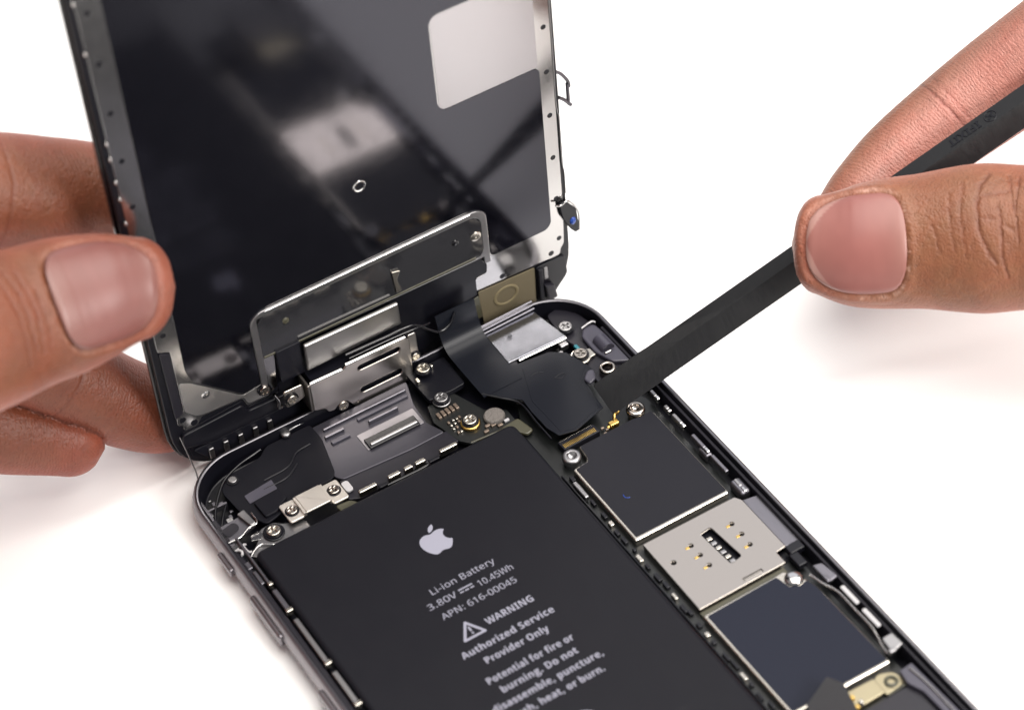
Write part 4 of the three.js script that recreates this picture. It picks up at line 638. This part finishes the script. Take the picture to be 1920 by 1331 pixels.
makeHand({
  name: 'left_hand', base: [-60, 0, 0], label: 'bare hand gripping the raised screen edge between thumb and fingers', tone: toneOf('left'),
  digits: [
    { pts: [[-132, 58, 24, 15], [-108, 62, 17, 13.4], [-87.4, 62.5, 12.2, 12.6], [-75, 61.6, 10.8, 11.8], [-66.3, 59.3, 8.5, 11.5], [-59.4, 57.2, 6.8, 11.3], [-51, 55.4, 6.2, 10.7], [-42.8, 54.2, 6.6, 9.1], [-38.2, 53.0, 7.2, 7.7], [-33, 51.4, 8.5, 0]], n: [-0.38, 0.7, 0.6], flat: 0.74, nail: { s0: 12.4, a: 8.6, b: 7.7, tone: [0.168, 0.063, 0.053], free: 0.15 }, waist: [[22, -0.5, 5]] },
    { pts: [[-108, 76, -16, 10.5], [-92, 73, -18, 9.7], [-73.3, 67.5, -19.6, 10], [-61.7, 64.1, -19.2, 9.7], [-52.2, 61.0, -18.6, 9.4], [-43.2, 56.9, -17.6, 8.9], [-35.8, 54, -16.4, 7.8], [-28.8, 50.4, -13, 7], [-23.6, 47.6, -12, 0]], n: [-0.3, 0.7, 0.6], flat: 0.9 },
    { pts: [[-112, 64, -20, 10.5], [-95, 58, -23, 9.6], [-77.2, 48.3, -24.9, 9], [-65.4, 40, -22.3, 8.7], [-55.1, 29.6, -18.2, 8.3], [-47.3, 21.5, -14.8, 7.9], [-40, 13.4, -11.8, 7.4], [-33.6, 8.0, -11.0, 6.8], [-28, 7, -11.4, 5.8], [-24.6, 7, -11.6, 0]], n: [-0.3, 0.7, 0.6], flat: 0.92 },
    { pts: [[-114, 50, -18, 10], [-98, 42, -23, 9], [-82.4, 31, -24, 8.3], [-70.7, 23.9, -19.6, 8], [-61.2, 18.3, -14.9, 7.5], [-55.3, 14.8, -12.9, 6.9], [-50.4, 12, -10.5, 5.9], [-45.9, 10, -7.5, 0]], n: [-0.3, 0.7, 0.6], flat: 0.95 },
    { pts: [[-114, 38, -12, 9], [-100, 30, -18, 8], [-88, 24, -18.3, 7.1], [-80, 17, -15.8, 6.8], [-75, 13.5, -14.2, 6], [-71, 11.4, -13.9, 0]], n: [-0.3, 0.7, 0.6], flat: 0.95 },
  ],
  palm: [[[-108, 76, -16], [-172, 62, 26], 11, 19], [[-112, 64, -20], [-172, 58, 26], 11.5, 19], [[-114, 50, -18], [-174, 52, 24], 11, 18], [[-114, 38, -12], [-176, 46, 24], 10, 17], [[-130, 58, 24], [-174, 56, 28], 15, 20], [[-172, 56, 26], [-230, 60, 60], 22, 26]],
  creases: {
    lines: [
      { digit: 0, w: 0.32, k: 0.5, pts: [[25, -6], [24.4, 0], [25.2, 6]] }, { digit: 0, w: 0.32, k: 0.5, pts: [[27, -7], [26.2, -2], [26.6, 5]] }, { digit: 0, w: 0.30, k: 0.4, pts: [[23.2, -3], [23, 3], [23.6, 6]] }, { digit: 0, w: 0.35, k: 0.55, pts: [[28.8, -6], [28.2, 0], [28.9, 7]] },
      { digit: 1, w: 0.3, k: 0.6, pts: [[30, -12], [29, 0], [30, 12]] },
    ],
    ridges: [{ digit: 1, s0: 2, s1: 28, l: 0, w: 14, k: 0.04, slant: 0.2, period: 0.62 }],
  },
});
makeHand({
  name: 'right_hand', base: [90, 0, 50], label: 'bare hand pinching the black pry stick between thumb and forefinger', tone: toneOf('right'),
  digits: [
    { pts: [[132, 48, 108, 16], [114, 42, 96, 14.5], [102.8, 37.8, 81.5, 13.2], [98.1, 34.6, 71.6, 12.3], [92.6, 32.7, 63.4, 11.5], [88.4, 31.3, 58.5, 11.3], [82.1, 30.6, 53.2, 11.5], [73.5, 29.8, 46.8, 10.7], [67.2, 29.4, 42.6, 9.7], [62.7, 29.4, 38.8, 7.8], [59.8, 29.1, 36.1, 0]], n: [-0.36, 0.72, 0.6], flat: 0.72, nail: { s0: 10.5, a: 7.7, b: 7.9, tone: [0.245, 0.094, 0.08], free: 0.8 }, waist: [[20, -0.25, 4], [31, 0.35, 5]] },
    { pts: [[168, 78, 66, 12], [150, 70, 56, 11], [133.8, 57.6, 43.8, 10.4], [125.5, 46.8, 35.7, 9.7], [114.6, 36.9, 30.2, 9.3], [106.6, 31.4, 27.5, 8.9], [98.8, 27.6, 26.3, 8.4], [88.6, 23.6, 25.9, 7.7], [80, 20.6, 26.7, 6.5], [74, 18.6, 27.4, 4.8], [71.4, 17.6, 27.2, 0]], n: [0.5, 0.5, -0.7], flat: 0.95 },
    { pts: [[174, 62, 76, 11.5], [158, 50, 62, 10.5], [144, 37, 48, 9.6], [134, 26, 45, 9], [127, 16, 46, 8.2], [121, 9.6, 49, 7.4], [117.5, 8, 52, 0]], n: [0.5, 0.5, -0.7], flat: 0.95 },
    { pts: [[178, 47, 86, 11], [162, 34, 74, 10], [150, 22, 66, 8.8], [142, 14, 66, 8], [136, 10, 68, 7], [132, 9, 71, 0]], n: [0.5, 0.5, -0.7], flat: 0.95 },
    { pts: [[180, 33, 96, 10], [166, 22, 88, 8.6], [156, 14, 84, 7.4], [149, 10, 84, 6.6], [145, 9, 86, 0]], n: [0.5, 0.5, -0.7], flat: 0.95 },
  ],
  palm: [[[168, 78, 66], [226, 66, 128], 12, 20], [[174, 62, 76], [228, 60, 132], 12, 20], [[178, 47, 86], [230, 54, 136], 11.5, 19], [[180, 33, 96], [232, 48, 140], 11, 18], [[130, 48, 106], [222, 60, 134], 15.5, 22], [[226, 60, 132], [290, 70, 180], 23, 27]],
  creases: {
    lines: [
      { digit: 0, w: 0.36, k: 0.95, pts: [[31.2, 9.6], [29.8, 7], [29.3, 3.8], [29.6, 0.4], [31, -2.4], [32.2, -3.6]] }, { digit: 0, w: 0.34, k: 0.9, pts: [[32.7, 3.6], [33.3, -0.6], [33.3, -2.9], [34.4, -5.8]] }, { digit: 0, w: 0.32, k: 0.8, pts: [[34.4, 9], [34.8, 6.2], [35.9, 2.8]] },
      { digit: 0, w: 0.30, k: 0.6, pts: [[29.3, 5.3], [32, 5.6], [34.4, 6]] }, { digit: 0, w: 0.30, k: 0.4, pts: [[25, 6.3], [25.2, 1.5], [25.8, -2.2]] }, { digit: 0, w: 0.30, k: 0.4, pts: [[22.4, 1.5], [23.3, -2]] }, { digit: 0, w: 0.32, k: 0.4, pts: [[27.2, 8], [26.8, 3], [27.6, -3]] }, { digit: 0, w: 0.30, k: 0.5, pts: [[30, 2.2], [31.8, 2.0], [32.8, 2.6]] }, { digit: 0, w: 0.32, k: 0.7, pts: [[36.4, 9], [36, 4], [36.8, -1]] }, { digit: 0, w: 0.32, k: 0.6, pts: [[33.5, 1.2], [35.6, 0.6]] },
      { digit: 1, w: 0.34, k: 0.9, pts: [[30.2, -22], [29.4, -12], [29, 0], [29.4, 12], [30.2, 22]] }, { digit: 1, w: 0.35, k: 0.4, pts: [[31.4, -18], [30.9, 0], [31.2, 18]] },
    ],
    ridges: [{ digit: 1, s0: 3, s1: 60, l: 0, w: 40, k: 0.045, slant: 0.12, period: 0.66 }],
  },
});

renderer.render(scene, camera);
